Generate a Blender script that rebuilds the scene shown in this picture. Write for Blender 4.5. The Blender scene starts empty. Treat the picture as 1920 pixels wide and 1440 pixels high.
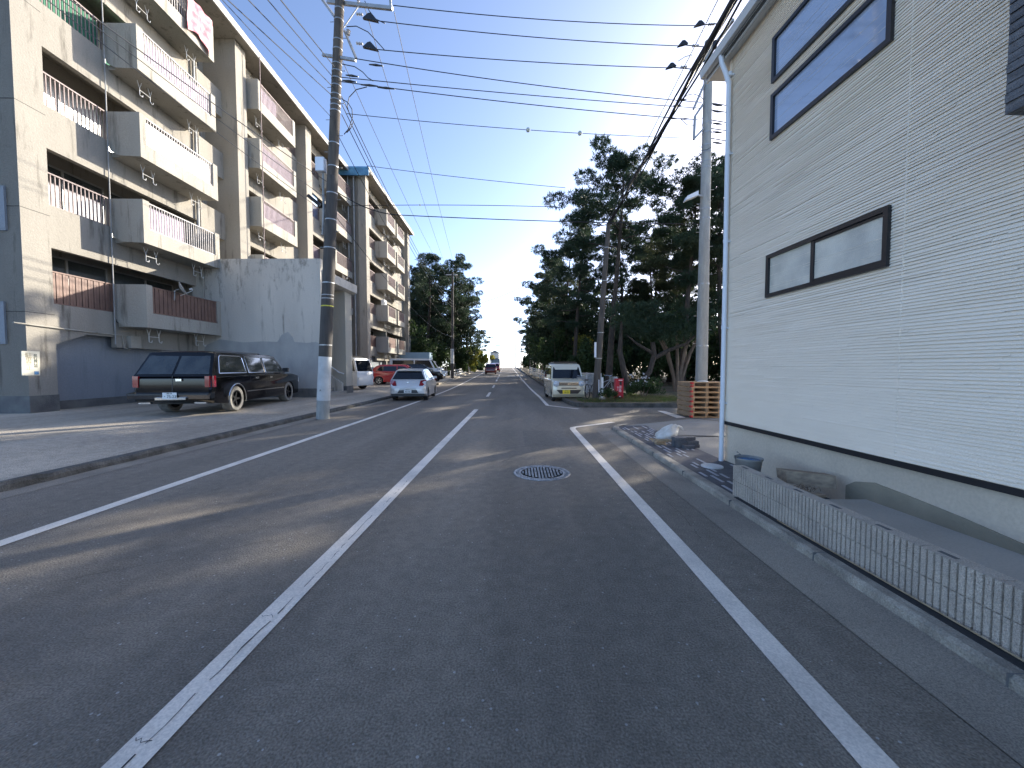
import bpy, math, random
import numpy as np
from mathutils import Vector, Matrix
R = math.radians
random.seed(7)
sc = bpy.context.scene
# ---------------------------------------------------------------- camera
FPX, CX, CY = 730.0, 960.0, 720.0
PITCH, YAW = math.atan(30 / 730), math.atan(10 / 730)
cam_d = bpy.data.cameras.new('camera'); cam = bpy.data.objects.new('camera', cam_d)
sc.collection.objects.link(cam); sc.camera = cam
cam_d.sensor_width = 36; cam_d.lens = 36 * FPX / 1920; cam_d.clip_end = 9000; cam_d.clip_start = .05
cam.location = (0, 0, 1.5); cam.rotation_euler = (math.pi / 2 - PITCH, 0, YAW)
CAMM = cam.rotation_euler.to_matrix(); CAMP = Vector((0, 0, 1.5))
# ---------------------------------------------------------------- sky + sun
SUN_AZ, SUN_EL = R(45), R(19.5)
w = bpy.data.worlds.new('World'); sc.world = w; w.use_nodes = True
nt = w.node_tree; sky = nt.nodes.new('ShaderNodeTexSky'); sky.sky_type = 'NISHITA'; sky.sun_disc = False
sky.sun_elevation = SUN_EL; sky.sun_rotation = SUN_AZ; sky.air_density = .42; sky.dust_density = .7; sky.ozone_density = 1.1
nt.links.new(sky.outputs[0], nt.nodes['Background'].inputs[0]); nt.nodes['Background'].inputs[1].default_value = .15
sd = Vector((math.sin(SUN_AZ) * math.cos(SUN_EL), math.cos(SUN_AZ) * math.cos(SUN_EL), math.sin(SUN_EL)))
sl = bpy.data.lights.new('sun', 'SUN'); sl.energy = 3.0; sl.angle = R(.55); sl.color = (1, .92, .79)
so = bpy.data.objects.new('sun', sl); sc.collection.objects.link(so); so.rotation_euler = sd.to_track_quat('Z', 'Y').to_euler(); so.location = (0, 0, 40)
sc.view_settings.view_transform = 'Standard'; sc.view_settings.look = 'None'; sc.view_settings.exposure = 1.85; sc.view_settings.gamma = 1
# ---------------------------------------------------------------- pixel helpers (1920x1440 photo coordinates -> world points)
def ray(px, py): return (CAMM @ Vector(((px - CX) / FPX, -(py - CY) / FPX, -1)))
def at(px, py, Y):
    d = ray(px, py); return CAMP + d * (Y / d.y)
def gp(px, py, z=0.0):
    d = ray(px, py); return CAMP + d * ((z - 1.5) / d.z)
def onp(px, py, P, n):
    d = ray(px, py); n = Vector(n); return CAMP + d * ((Vector(P) - CAMP).dot(n) / d.dot(n))
# ---------------------------------------------------------------- terrain
def T(y):
    if y < 24: return 0.0
    a = min(y, 112.0) - 24
    return .019 * (a - 6 + 6 * math.exp(-a / 6)) 
def xc(y): return -1.48 - .028 * max(0, y - 17)
def xk(y): return xc(y) - 4.75
def xkr(y): return xc(y) + 3.95
def ss(t): t = max(0, min(1, t)); return t * t * (3 - 2 * t)
def zl(x, y): return T(y) + .10 + .14 * ss((-x - 6.2) / 2.3)
# ---------------------------------------------------------------- mesh builder
class MB:
    def __init__(s): s.v = []; s.f = []
    def add(s, vs, fs):
        o = len(s.v); s.v += [tuple(p) for p in vs]; s.f += [tuple(i + o for i in f) for f in fs]; return s
    def poly(s, vs): return s.add(vs, [tuple(range(len(vs)))])
    def hexa(s, p):  # p: 8 points, bottom 0-3 ccw, top 4-7
        return s.add(p, [(3, 2, 1, 0), (4, 5, 6, 7), (0, 1, 5, 4), (1, 2, 6, 5), (2, 3, 7, 6), (3, 0, 4, 7)])
    def box(s, x0, x1, y0, y1, z0, z1):
        return s.hexa([(x0, y0, z0), (x1, y0, z0), (x1, y1, z0), (x0, y1, z0), (x0, y0, z1), (x1, y0, z1), (x1, y1, z1), (x0, y1, z1)])
    def fbox(s, F, u0, u1, v0, v1, z0, z1):
        return s.hexa([F(u0, v1, z0), F(u0, v0, z0), F(u1, v0, z0), F(u1, v1, z0), F(u0, v1, z1), F(u0, v0, z1), F(u1, v0, z1), F(u1, v1, z1)][::1])
    def prism(s, a, b):  # two matching rings
        n = len(a); return s.add(list(a) + list(b), [tuple(range(n))[::-1], tuple(range(n, 2 * n))] + [(i, (i + 1) % n, n + (i + 1) % n, n + i) for i in range(n)])
    def bar(s, a, b, wd, h=None):
        a, b = Vector(a), Vector(b); d = (b - a).normalized(); h = h or wd
        up = Vector((0, 0, 1)) if abs(d.z) < .95 else Vector((0, 1, 0))
        sx = d.cross(up).normalized() * wd / 2; sz = sx.cross(d).normalized() * h / 2
        return s.prism([a - sx - sz, a + sx - sz, a + sx + sz, a - sx + sz], [b - sx - sz, b + sx - sz, b + sx + sz, b - sx + sz])
    def tube(s, pts, r, n=8, cap=True):
        pts = [Vector(p) for p in pts]; rs = r if isinstance(r, (list, tuple)) else [r] * len(pts)
        o = len(s.v); m = len(pts); prev = None
        for i, p in enumerate(pts):
            d = (pts[min(i + 1, m - 1)] - pts[max(i - 1, 0)]).normalized()
            if prev is None: a = d.cross(Vector((0, 0, 1)) if abs(d.z) < .9 else Vector((1, 0, 0))).normalized()
            else: a = (prev - d * prev.dot(d)).normalized()
            prev = a; b = d.cross(a)
            for k in range(n):
                t = 2 * math.pi * k / n; s.v.append(tuple(p + (a * math.cos(t) + b * math.sin(t)) * rs[i]))
        for i in range(m - 1):
            for k in range(n): s.f.append((o + i * n + k, o + i * n + (k + 1) % n, o + (i + 1) * n + (k + 1) % n, o + (i + 1) * n + k))
        if cap: s.f.append(tuple(o + k for k in range(n))[::-1]); s.f.append(tuple(o + (m - 1) * n + k for k in range(n)))
        return s
    def lathe(s, prof, M, n=24, cap=True):  # prof: (r, h) around local z, M matrix
        o = len(s.v)
        for r, h in prof:
            for k in range(n):
                t = 2 * math.pi * k / n; s.v.append(tuple(M @ Vector((r * math.cos(t), r * math.sin(t), h))))
        for i in range(len(prof) - 1):
            for k in range(n): s.f.append((o + i * n + k, o + i * n + (k + 1) % n, o + (i + 1) * n + (k + 1) % n, o + (i + 1) * n + k))
        if cap: s.f.append(tuple(o + k for k in range(n))[::-1]); s.f.append(tuple(o + (len(prof) - 1) * n + k for k in range(n)))
        return s
def root_of(o):
    while o.parent: o = o.parent
    return o
def mkobj(name, mesh, parent=None):
    o = bpy.data.objects.new(name, mesh); sc.collection.objects.link(o); o.parent = parent; return o
def part(name, mb, m, parent=None, smooth=None, local=False, fix=True):
    me = bpy.data.meshes.new(name)
    off = Vector((0, 0, 0)) if (parent is None or local) else root_of(parent).location
    me.from_pydata([(p[0] - off.x, p[1] - off.y, p[2] - off.z) for p in mb.v], [], mb.f)
    if fix:
        import bmesh
        bm = bmesh.new(); bm.from_mesh(me); bmesh.ops.recalc_face_normals(bm, faces=bm.faces); bm.to_mesh(me); bm.free()
    if smooth is not None:
        me.polygons.foreach_set('use_smooth', [True] * len(me.polygons)); me.set_sharp_from_angle(angle=R(smooth))
    for mm in (m if isinstance(m, list) else [m]): me.materials.append(mm)
    return mkobj(name, me, parent)
def thing(name, label, cat, loc=(0, 0, 0), rz=0, group=None):
    o = mkobj(name, None); o.location = loc; o.rotation_euler = (0, 0, rz); return tag(o, label, cat, group)
def loose(name, mb, m, parent=None, smooth=None, local=False):
    par = list(range(len(mb.v)))
    def fd(a):
        while par[a] != a: par[a] = par[par[a]]; a = par[a]
        return a
    for f in mb.f:
        for b in f[1:]: par[fd(f[0])] = fd(b)
    g = {}
    for f in mb.f: g.setdefault(fd(f[0]), []).append(f)
    for fs in g.values():
        ids = sorted({i for f in fs for i in f}); mp = {i: k for k, i in enumerate(ids)}; b = MB(); b.v = [mb.v[i] for i in ids]; b.f = [tuple(mp[i] for i in f) for f in fs]
        o = part(name, b, m, parent, smooth, local)
    return o
def tag(o, label, cat, group=None):
    o['label'] = label; o['category'] = cat
    if group: o['group'] = group
    return o
def struct(o, kind='structure'): o['kind'] = kind; return o
def copy_tree(o, parent=None):
    c = o.copy(); sc.collection.objects.link(c); c.parent = parent
    for ch in list(o.children): copy_tree(ch, c)
    return c
# ---------------------------------------------------------------- materials
def mat(name, col, rough=.8, metal=0, c2=None, ns=3, nsc=(1, 1, 1), bump=0, bs=30, spec=.5, fine=None, thin=0, coat=0, lo=.35, hi=.65, detail=6):
    m = bpy.data.materials.new(name); m.use_nodes = True; n = m.node_tree.nodes; l = m.node_tree.links; b = n['Principled BSDF']
    b.inputs['Base Color'].default_value = (*col, 1); b.inputs['Roughness'].default_value = rough; b.inputs['Metallic'].default_value = metal
    b.inputs['Specular IOR Level'].default_value = spec; b.inputs['Coat Weight'].default_value = coat; b.inputs['Coat Roughness'].default_value = .03
    tc = n.new('ShaderNodeTexCoord'); cur = None
    if c2:
        mp = n.new('ShaderNodeMapping'); mp.inputs['Scale'].default_value = nsc; l.new(tc.outputs['Object'], mp.inputs[0])
        no = n.new('ShaderNodeTexNoise'); no.inputs['Scale'].default_value = ns; no.inputs['Detail'].default_value = detail; l.new(mp.outputs[0], no.inputs['Vector'])
        mr = n.new('ShaderNodeMapRange'); mr.inputs[1].default_value = lo; mr.inputs[2].default_value = hi; l.new(no.outputs[0], mr.inputs[0])
        mx = n.new('ShaderNodeMix'); mx.data_type = 'RGBA'; mx.inputs[6].default_value = (*col, 1); mx.inputs[7].default_value = (*c2, 1)
        l.new(mr.outputs[0], mx.inputs[0]); cur = mx.outputs[2]
    if fine:  # (scale, dark factor, light factor)
        no = n.new('ShaderNodeTexNoise'); no.inputs['Scale'].default_value = fine[0]; no.inputs['Detail'].default_value = 3; l.new(tc.outputs['Object'], no.inputs['Vector'])
        mr = n.new('ShaderNodeMapRange'); mr.inputs[1].default_value = .3; mr.inputs[2].default_value = .7; mr.inputs[3].default_value = fine[1]; mr.inputs[4].default_value = fine[2]
        l.new(no.outputs[0], mr.inputs[0]); mu = n.new('ShaderNodeVectorMath'); mu.operation = 'SCALE'
        if cur: l.new(cur, mu.inputs[0])
        else: mu.inputs[0].default_value = col
        l.new(mr.outputs[0], mu.inputs['Scale']); cur = mu.outputs[0]
    if cur: l.new(cur, b.inputs['Base Color'])
    if bump:
        no = n.new('ShaderNodeTexNoise'); no.inputs['Scale'].default_value = bs; no.inputs['Detail'].default_value = 5; l.new(tc.outputs['Object'], no.inputs['Vector'])
        bp = n.new('ShaderNodeBump'); bp.inputs['Strength'].default_value = bump; bp.inputs['Distance'].default_value = .02
        l.new(no.outputs[0], bp.inputs['Height']); l.new(bp.outputs[0], b.inputs['Normal'])
    return m
def asphalt(name, dark, light, speck=.8):
    m = mat(name, dark, .85, c2=light, ns=.35, nsc=(1, .6, 1), lo=.35, hi=.7, bump=.8, bs=70, fine=(95, .62, 1.4), spec=.3)
    n = m.node_tree.nodes; l = m.node_tree.links; b = n['Principled BSDF']; tc = n['Texture Coordinate']
    src = b.inputs['Base Color'].links[0].from_socket
    vo = n.new('ShaderNodeTexVoronoi'); vo.inputs['Scale'].default_value = 26; l.new(tc.outputs['Object'], vo.inputs['Vector'])
    lt = n.new('ShaderNodeMath'); lt.operation = 'LESS_THAN'; lt.inputs[1].default_value = .17; l.new(vo.outputs['Distance'], lt.inputs[0])
    sp = n.new('ShaderNodeSeparateColor'); l.new(vo.outputs['Color'], sp.inputs[0])
    gt = n.new('ShaderNodeMath'); gt.operation = 'GREATER_THAN'; gt.inputs[1].default_value = .9; l.new(sp.outputs[0], gt.inputs[0])
    mu = n.new('ShaderNodeMath'); mu.operation = 'MULTIPLY'; l.new(lt.outputs[0], mu.inputs[0]); l.new(gt.outputs[0], mu.inputs[1])
    m2 = n.new('ShaderNodeMath'); m2.operation = 'MULTIPLY'; m2.inputs[1].default_value = speck; l.new(mu.outputs[0], m2.inputs[0])
    mx = n.new('ShaderNodeMix'); mx.data_type = 'RGBA'; mx.inputs[7].default_value = (.45, .44, .42, 1); l.new(src, mx.inputs[6]); l.new(m2.outputs[0], mx.inputs[0])
    mp = n.new('ShaderNodeMapping'); mp.inputs['Scale'].default_value = (1.1, .09, 1); mp.inputs['Rotation'].default_value = (0, 0, .02); l.new(tc.outputs['Object'], mp.inputs[0])
    no = n.new('ShaderNodeTexNoise'); no.inputs['Scale'].default_value = 1.0; no.inputs['Detail'].default_value = 7; l.new(mp.outputs[0], no.inputs['Vector'])
    mr = n.new('ShaderNodeMapRange'); mr.inputs[1].default_value = .3; mr.inputs[2].default_value = .7; mr.inputs[3].default_value = .78; mr.inputs[4].default_value = 1.2; l.new(no.outputs[0], mr.inputs[0])
    no2 = n.new('ShaderNodeTexNoise'); no2.inputs['Scale'].default_value = 9; no2.inputs['Detail'].default_value = 8; no2.inputs['Roughness'].default_value = .7; l.new(tc.outputs['Object'], no2.inputs['Vector'])
    mr2 = n.new('ShaderNodeMapRange'); mr2.inputs[1].default_value = .3; mr2.inputs[2].default_value = .7; mr2.inputs[3].default_value = .8; mr2.inputs[4].default_value = 1.18; l.new(no2.outputs[0], mr2.inputs[0])
    mm = n.new('ShaderNodeMath'); mm.operation = 'MULTIPLY'; l.new(mr.outputs[0], mm.inputs[0]); l.new(mr2.outputs[0], mm.inputs[1])
    sc_ = n.new('ShaderNodeVectorMath'); sc_.operation = 'SCALE'; l.new(mx.outputs[2], sc_.inputs[0]); l.new(mm.outputs[0], sc_.inputs['Scale'])
    l.new(sc_.outputs[0], b.inputs['Base Color']); return m
def facade_mat(name, c1, c2, stain=.25):
    m = mat(name, c1, .9, c2=c2, ns=.9, nsc=(1, 1, .35), lo=.3, hi=.75, bump=.5, bs=18, fine=(55, .86, 1.1), spec=.2)
    n = m.node_tree.nodes; l = m.node_tree.links; b = n['Principled BSDF']; tc = n['Texture Coordinate']
    src = b.inputs['Base Color'].links[0].from_socket
    mp = n.new('ShaderNodeMapping'); mp.inputs['Scale'].default_value = (2.2, 2.2, .28); l.new(tc.outputs['Object'], mp.inputs[0])
    no = n.new('ShaderNodeTexNoise'); no.inputs['Scale'].default_value = 1.6; no.inputs['Detail'].default_value = 8; no.inputs['Roughness'].default_value = .65; l.new(mp.outputs[0], no.inputs['Vector'])
    mr = n.new('ShaderNodeMapRange'); mr.inputs[1].default_value = .56; mr.inputs[2].default_value = .78; mr.inputs[4].default_value = stain * 2.4; l.new(no.outputs[0], mr.inputs[0])
    mx = n.new('ShaderNodeMix'); mx.data_type = 'RGBA'; mx.inputs[7].default_value = (c2[0] * .35, c2[1] * .34, c2[2] * .32, 1); l.new(src, mx.inputs[6]); l.new(mr.outputs[0], mx.inputs[0])
    l.new(mx.outputs[2], b.inputs['Base Color']); return m
M = {}
M['asphalt'] = asphalt('asphalt', (.235, .205, .165), (.185, .163, .134))
M['asphalt_dirty'] = asphalt('asphalt_dirty', (.47, .41, .325), (.33, .29, .235), .15)
M['line'] = mat('line_paint', (.86, .78, .67), .7, c2=(.60, .55, .48), ns=2.5, lo=.45, hi=.8, fine=(90, .8, 1.08), bump=.3, bs=100)
M['crack'] = mat('crack_fill', (.03, .03, .03), .95, fine=(50, .7, 1.2))
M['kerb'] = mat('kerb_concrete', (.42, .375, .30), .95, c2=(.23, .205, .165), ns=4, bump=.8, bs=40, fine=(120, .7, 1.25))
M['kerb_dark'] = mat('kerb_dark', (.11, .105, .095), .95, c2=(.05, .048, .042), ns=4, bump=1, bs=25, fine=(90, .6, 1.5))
M['gutter'] = mat('gutter_concrete', (.34, .30, .24), .95, c2=(.22, .195, .16), ns=1.2, bump=.5, bs=80, fine=(160, .6, 1.35))
M['apron'] = mat('apron_concrete', (.31, .30, .265), .9, c2=(.24, .23, .205), ns=.8, bump=.2, bs=60, fine=(60, .85, 1.1))
M['slab'] = mat('new_concrete', (.46, .42, .36), .85, c2=(.37, .34, .29), ns=1.1, bump=.15, bs=60, fine=(60, .92, 1.06))
M['earth'] = mat('earth', (.12, .088, .055), 1, c2=(.07, .075, .03), ns=.5, lo=.45, hi=.65, bump=1, bs=12, fine=(30, .6, 1.5))
M['earth_far'] = mat('ground_far', (.30, .27, .21), 1, c2=(.20, .19, .13), ns=.3, fine=(20, .7, 1.3))
M['paver'] = mat('paver_dark', (.072, .070, .076), .9, c2=(.11, .108, .11), ns=5, bump=.3, bs=60, fine=(80, .8, 1.2))
M['paver_light'] = mat('paver_light', (.42, .42, .43), .9, c2=(.33, .33, .34), ns=5, fine=(80, .85, 1.1))
M['facade'] = facade_mat('facade_plaster', (.345, .32, .275), (.27, .25, .215), .5)
M['facade_w'] = facade_mat('facade_light', (.41, .385, .33), (.33, .31, .265), .5)
M['facade_blue'] = facade_mat('facade_bluegrey', (.27, .29, .31), (.22, .24, .265), .15)
M['stairwall'] = facade_mat('stairwall', (.60, .56, .49), (.48, .45, .395), .45)
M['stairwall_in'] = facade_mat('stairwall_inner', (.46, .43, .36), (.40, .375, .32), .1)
M['repaint'] = mat('grey_repaint', (.40, .395, .37), .9, c2=(.33, .33, .315), ns=2.2, nsc=(1, 1, .6), bump=.3, bs=25, fine=(40, .93, 1.06))
M['plinth'] = mat('plinth', (.16, .16, .15), .95, c2=(.10, .10, .10), ns=3, bump=.6, bs=30)
M['roofedge'] = mat('roof_edge', (.42, .40, .36), .8, c2=(.36, .35, .33), ns=6, nsc=(1, 1, .3), bump=.3)
M['roofblue'] = mat('roof_blue', (.10, .28, .42), .6, c2=(.06, .18, .30), ns=3)
M['brownslat'] = mat('brown_slats', (.20, .115, .085), .6, c2=(.15, .085, .065), ns=4)
M['rail'] = mat('rail_metal', (.26, .20, .19), .6, c2=(.19, .13, .12), ns=8)
M['railpale'] = mat('rail_pale', (.48, .46, .45), .6, c2=(.3, .27, .26), ns=8)
M['purple'] = mat('purple_sheet', (.33, .28, .36), .8, c2=(.42, .36, .44), ns=4)
M['sheetpale'] = mat('pale_sheet', (.55, .53, .50), .8, c2=(.42, .40, .37), ns=2, nsc=(4, 4, .3))
M['green'] = mat('green_net', (.05, .22, .13), .8, c2=(.04, .15, .09), ns=2)
M['tarp'] = mat('blue_tarp', (.08, .26, .50), .5, c2=(.05, .18, .38), ns=2, bump=.5, bs=4)
M['glass'] = mat('window_glass', (.05, .06, .065), .06, spec=1, c2=(.09, .10, .10), ns=1.5)
M['curtain'] = mat('curtained_glass', (.34, .32, .28), .12, spec=.9, c2=(.17, .16, .14), ns=2.2, nsc=(3, 3, .25))
M['curtain_w'] = mat('white_curtain', (.55, .54, .51), .3, spec=.8, c2=(.36, .36, .35), ns=2.2, nsc=(3, 3, .25))
M['dark'] = mat('dark_void', (.035, .033, .03), .9, fine=(5, .8, 1.2))
M['alu'] = mat('aluminium', (.42, .42, .41), .4, metal=.4, c2=(.36, .36, .35), ns=6)
M['pvc'] = mat('pvc_white', (.74, .76, .78), .35, c2=(.68, .70, .72), ns=2)
M['pvc_grey'] = mat('pvc_grey', (.36, .36, .35), .6, c2=(.26, .26, .25), ns=3)
M['white'] = mat('white_paint', (.75, .75, .73), .45, c2=(.62, .62, .6), ns=3)
M['siding'] = mat('siding', (.94, .83, .67), .42, c2=(.90, .79, .63), ns=1.3, nsc=(1, 1, 4), bump=.25, bs=70, spec=.5)
M['black'] = mat('black_trim', (.014, .015, .018), .35, fine=(10, .9, 1.1))
M['founda'] = mat('foundation', (.66, .57, .44), .9, c2=(.54, .465, .36), ns=1.2, bump=.3, bs=25, fine=(40, .93, 1.06))
M['mortar'] = mat('wet_mortar', (.30, .265, .19), .9, c2=(.235, .21, .15), ns=3, bump=.4, bs=40)
M['block'] = mat('ribbed_block', (.56, .49, .40), .95, c2=(.46, .40, .33), ns=6, bump=.8, bs=90, fine=(170, .65, 1.3))
M['hglass'] = mat('house_glass_sky_tint', (.38, .44, .55), .06, spec=1, c2=(.30, .36, .47), ns=.8, nsc=(1, 1, 2), coat=.7)  # pale blue sky reflection put into the pane colour
M['frost'] = mat('frosted_glass', (.80, .74, .60), .22, spec=1, c2=(.55, .51, .42), ns=2.5, bump=.4, bs=160)
M['tile'] = mat('tile_grey', (.16, .155, .155), .7, c2=(.08, .078, .08), ns=10, nsc=(.5, .5, 5), bump=.8, bs=30)
M['fascia'] = mat('fascia', (.60, .58, .54), .6, c2=(.54, .52, .48), ns=2)
M['roof'] = mat('roof_dark', (.08, .08, .085), .8, fine=(8, .8, 1.2))
M['polec'] = mat('pole_concrete', (.36, .36, .33), .9, c2=(.28, .28, .26), ns=3, nsc=(3, 3, .6), bump=.3, bs=60, fine=(60, .88, 1.1))
M['poled'] = mat('pole_dark', (.055, .05, .045), .85, c2=(.085, .075, .065), ns=4, nsc=(3, 3, .5), bump=.4, bs=40)
M['polew'] = mat('pole_weathered', (.11, .09, .072), .9, c2=(.065, .055, .046), ns=4, nsc=(3, 3, .5), bump=.4, bs=40)
M['polewhite'] = mat('pole_white', (.56, .56, .54), .8, c2=(.46, .46, .44), ns=4)
M['band'] = mat('steel_band', (.35, .35, .34), .4, metal=.7, fine=(20, .8, 1.1))
M['yellow'] = mat('yellow_band', (.6, .55, .05), .6, fine=(20, .8, 1.1))
M['cable'] = mat('cable_black', (.012, .013, .015), .55, fine=(10, .8, 1.2))
M['cablegrey'] = mat('cable_grey', (.10, .10, .10), .5, fine=(10, .8, 1.2))
M['ceramic'] = mat('ceramic', (.45, .42, .40), .3, fine=(10, .85, 1.1))
M['steel'] = mat('galv_steel', (.38, .38, .37), .5, metal=.5, c2=(.3, .3, .29), ns=8)
M['bark'] = mat('bark', (.075, .058, .045), 1, c2=(.035, .028, .022), ns=6, nsc=(2, 2, .6), bump=1, bs=14)
M['bark_pale'] = mat('bark_pale', (.20, .15, .11), 1, c2=(.12, .09, .065), ns=6, nsc=(2, 2, .6), bump=1, bs=14)
M['manhole'] = mat('manhole_iron', (.36, .36, .35), .5, metal=.3, c2=(.20, .20, .20), ns=8, fine=(60, .7, 1.3))
M['pallet'] = mat('pallet_wood', (.52, .34, .19), .85, c2=(.38, .24, .13), ns=3, nsc=(1, 8, 6), bump=.4, bs=40)
M['palletdk'] = mat('pallet_old', (.33, .22, .13), .9, c2=(.22, .15, .09), ns=3, bump=.4)
M['redpaint'] = mat('red_paint', (.52, .03, .03), .6, fine=(20, .8, 1.1))
M['redbox'] = mat('hose_box_red', (.50, .012, .03), .4, c2=(.42, .01, .025), ns=3)
M['bag'] = mat('plastic_bag', (.66, .65, .60), .35, c2=(.50, .48, .42), ns=9, bump=1, bs=14)
M['rope'] = mat('rope', (.42, .32, .20), .9, c2=(.3, .22, .13), ns=20)
M['brick'] = mat('grey_brick', (.115, .118, .125), .9, c2=(.075, .078, .085), ns=8, bump=.4, bs=60, fine=(90, .8, 1.2))
M['wood'] = mat('old_timber', (.36, .28, .19), .9, c2=(.22, .17, .12), ns=4, nsc=(1, 6, 6), bump=.4)
M['bluewater'] = mat('blue_liner', (.05, .17, .36), .15, c2=(.04, .13, .30), ns=4)
M['bucket'] = mat('bucket_grey', (.20, .195, .18), .8, c2=(.28, .27, .24), ns=8)
M['lidwhite'] = mat('lid_resin', (.62, .62, .59), .7, c2=(.52, .52, .5), ns=8, fine=(60, .9, 1.06))
M['car_black'] = mat('car_black', (.004, .004, .005), .10, spec=.4, coat=.12, fine=(3, .9, 1.1))
M['car_silver'] = mat('car_silver', (.60, .58, .55), .32, metal=.35, coat=.5, fine=(3, .97, 1.03))
M['car_cream'] = mat('car_cream', (.68, .62, .46), .25, metal=.15, coat=.8, fine=(3, .97, 1.03))
M['car_white'] = mat('car_white', (.72, .73, .72), .25, coat=.6, fine=(3, .97, 1.03))
M['car_red'] = mat('car_red', (.42, .008, .012), .2, coat=.8, fine=(3, .95, 1.05))
M['car_bluebox'] = mat('truck_box_blue', (.22, .33, .42), .5, fine=(3, .95, 1.05))
M['car_darkred'] = mat('car_darkred', (.16, .02, .025), .2, coat=.8, fine=(3, .95, 1.05))
M['carglass'] = mat('car_glass', (.010, .013, .018), .03, spec=.5, coat=.2, fine=(3, .9, 1.1))
M['carglass_lit'] = mat('car_glass_pale', (.05, .055, .05), .05, spec=.8, coat=.5, c2=(.02, .025, .025), ns=3)
M['tyre'] = mat('tyre_rubber', (.018, .018, .018), .85, fine=(20, .8, 1.2))
M['tyre_dusty'] = mat('tyre_dusty', (.22, .21, .19), .9, c2=(.12, .115, .10), ns=9)
M['rim'] = mat('wheel_rim', (.42, .43, .44), .25, metal=.9, fine=(9, .9, 1.1))
M['rimdark'] = mat('wheel_rim_dark', (.03, .03, .032), .3, metal=.6, fine=(9, .8, 1.2))
M['chrome'] = mat('chrome', (.75, .75, .74), .12, metal=1, fine=(9, .95, 1.03))
M['chrome_dark'] = mat('chrome_dark', (.16, .16, .165), .18, metal=1, fine=(9, .9, 1.1))
M['tail'] = mat('tail_light_red', (.28, .006, .012), .15, coat=1, fine=(9, .8, 1.2))
M['headl'] = mat('headlight_clear', (.70, .72, .74), .08, coat=1, c2=(.4, .42, .44), ns=14)
M['plate'] = mat('plate_white', (.72, .73, .70), .5, fine=(9, .97, 1.03))
M['plate_y'] = mat('plate_yellow', (.78, .58, .03), .5, fine=(9, .97, 1.03))
M['ink'] = mat('ink_dark', (.02, .05, .035), .6, fine=(9, .9, 1.1))
M['inkfade'] = mat('ink_faded', (.40, .34, .22), .7, fine=(9, .9, 1.1))
M['inkwhite'] = mat('ink_white', (.8, .8, .8), .6, fine=(9, .95, 1.05))
M['sign'] = mat('sign_cream', (.66, .63, .52), .6, c2=(.58, .55, .45), ns=6)
M['pinkcloth'] = mat('pink_cloth', (.55, .16, .20), .9, c2=(.60, .38, .38), ns=5, bump=.6, bs=6)
M['darkcloth'] = mat('dark_cloth', (.05, .03, .04), .9, c2=(.12, .05, .05), ns=4)
M['dish'] = mat('dish_grey', (.58, .57, .53), .5, c2=(.48, .47, .44), ns=5)
M['sea'] = mat('sea', (.05, .12, .17), .15, bump=.3, bs=.5)
M['ballmark'] = mat('marker_ball', (.45, .48, .42), .5, fine=(9, .9, 1.1))
def leafmat(name, c1, c2, tr=.35, ns=.6):
    m = mat(name, c1, .6, c2=c2, ns=ns, lo=.35, hi=.65, spec=.3)
    n = m.node_tree.nodes; l = m.node_tree.links; b = n['Principled BSDF']; src = b.inputs['Base Color'].links[0].from_socket
    t = n.new('ShaderNodeBsdfTranslucent'); l.new(src, t.inputs[0]); x = n.new('ShaderNodeMixShader'); x.inputs[0].default_value = tr
    l.new(b.outputs[0], x.inputs[1]); l.new(t.outputs[0], x.inputs[2]); l.new(x.outputs[0], n['Material Output'].inputs[0]); return m
M['pine'] = leafmat('pine_needles', (.055, .085, .045), (.030, .055, .032), .3)
M['pine_b'] = leafmat('pine_needles_warm', (.075, .085, .040), (.045, .065, .032), .35)
M['broad'] = leafmat('broad_leaves', (.055, .085, .028), (.03, .055, .02), .4)
M['broad2'] = leafmat('evergreen_leaves', (.045, .068, .032), (.028, .045, .024), .25, 1.0)
M['yellow_leaf'] = leafmat('yellow_leaves', (.30, .27, .05), (.14, .17, .035), .5)
M['grass'] = leafmat('grass_blades', (.09, .14, .035), (.16, .14, .06), .4, 2)
M['flower'] = leafmat('white_petals', (.7, .7, .7), (.6, .6, .6), .3)
# ---------------------------------------------------------------- text
def text(s, size, m, parent, M4, local=True, name='lettering', sx=1, align='CENTER'):
    c = bpy.data.curves.new('t', 'FONT'); c.body = s; c.size = size; c.align_x = align; c.align_y = 'CENTER'; c.extrude = .0015; c.space_line = .82
    o = bpy.data.objects.new('t', c); sc.collection.objects.link(o); bpy.context.view_layer.update()
    me = bpy.data.meshes.new_from_object(o); bpy.data.objects.remove(o)
    off = Vector((0, 0, 0)) if local or parent is None else root_of(parent).location
    me.transform(Matrix.Translation(-off) @ M4 @ Matrix.Diagonal((sx, 1, 1, 1))); me.materials.clear(); me.materials.append(m)
    return mkobj(name, me, parent)
def frame_m(o, xdir, updir):
    x = Vector(xdir).normalized(); y = Vector(updir).normalized(); z = x.cross(y)
    return Matrix(((x.x, y.x, z.x, o[0]), (x.y, y.y, z.y, o[1]), (x.z, y.z, z.z, o[2]), (0, 0, 0, 1)))
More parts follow.
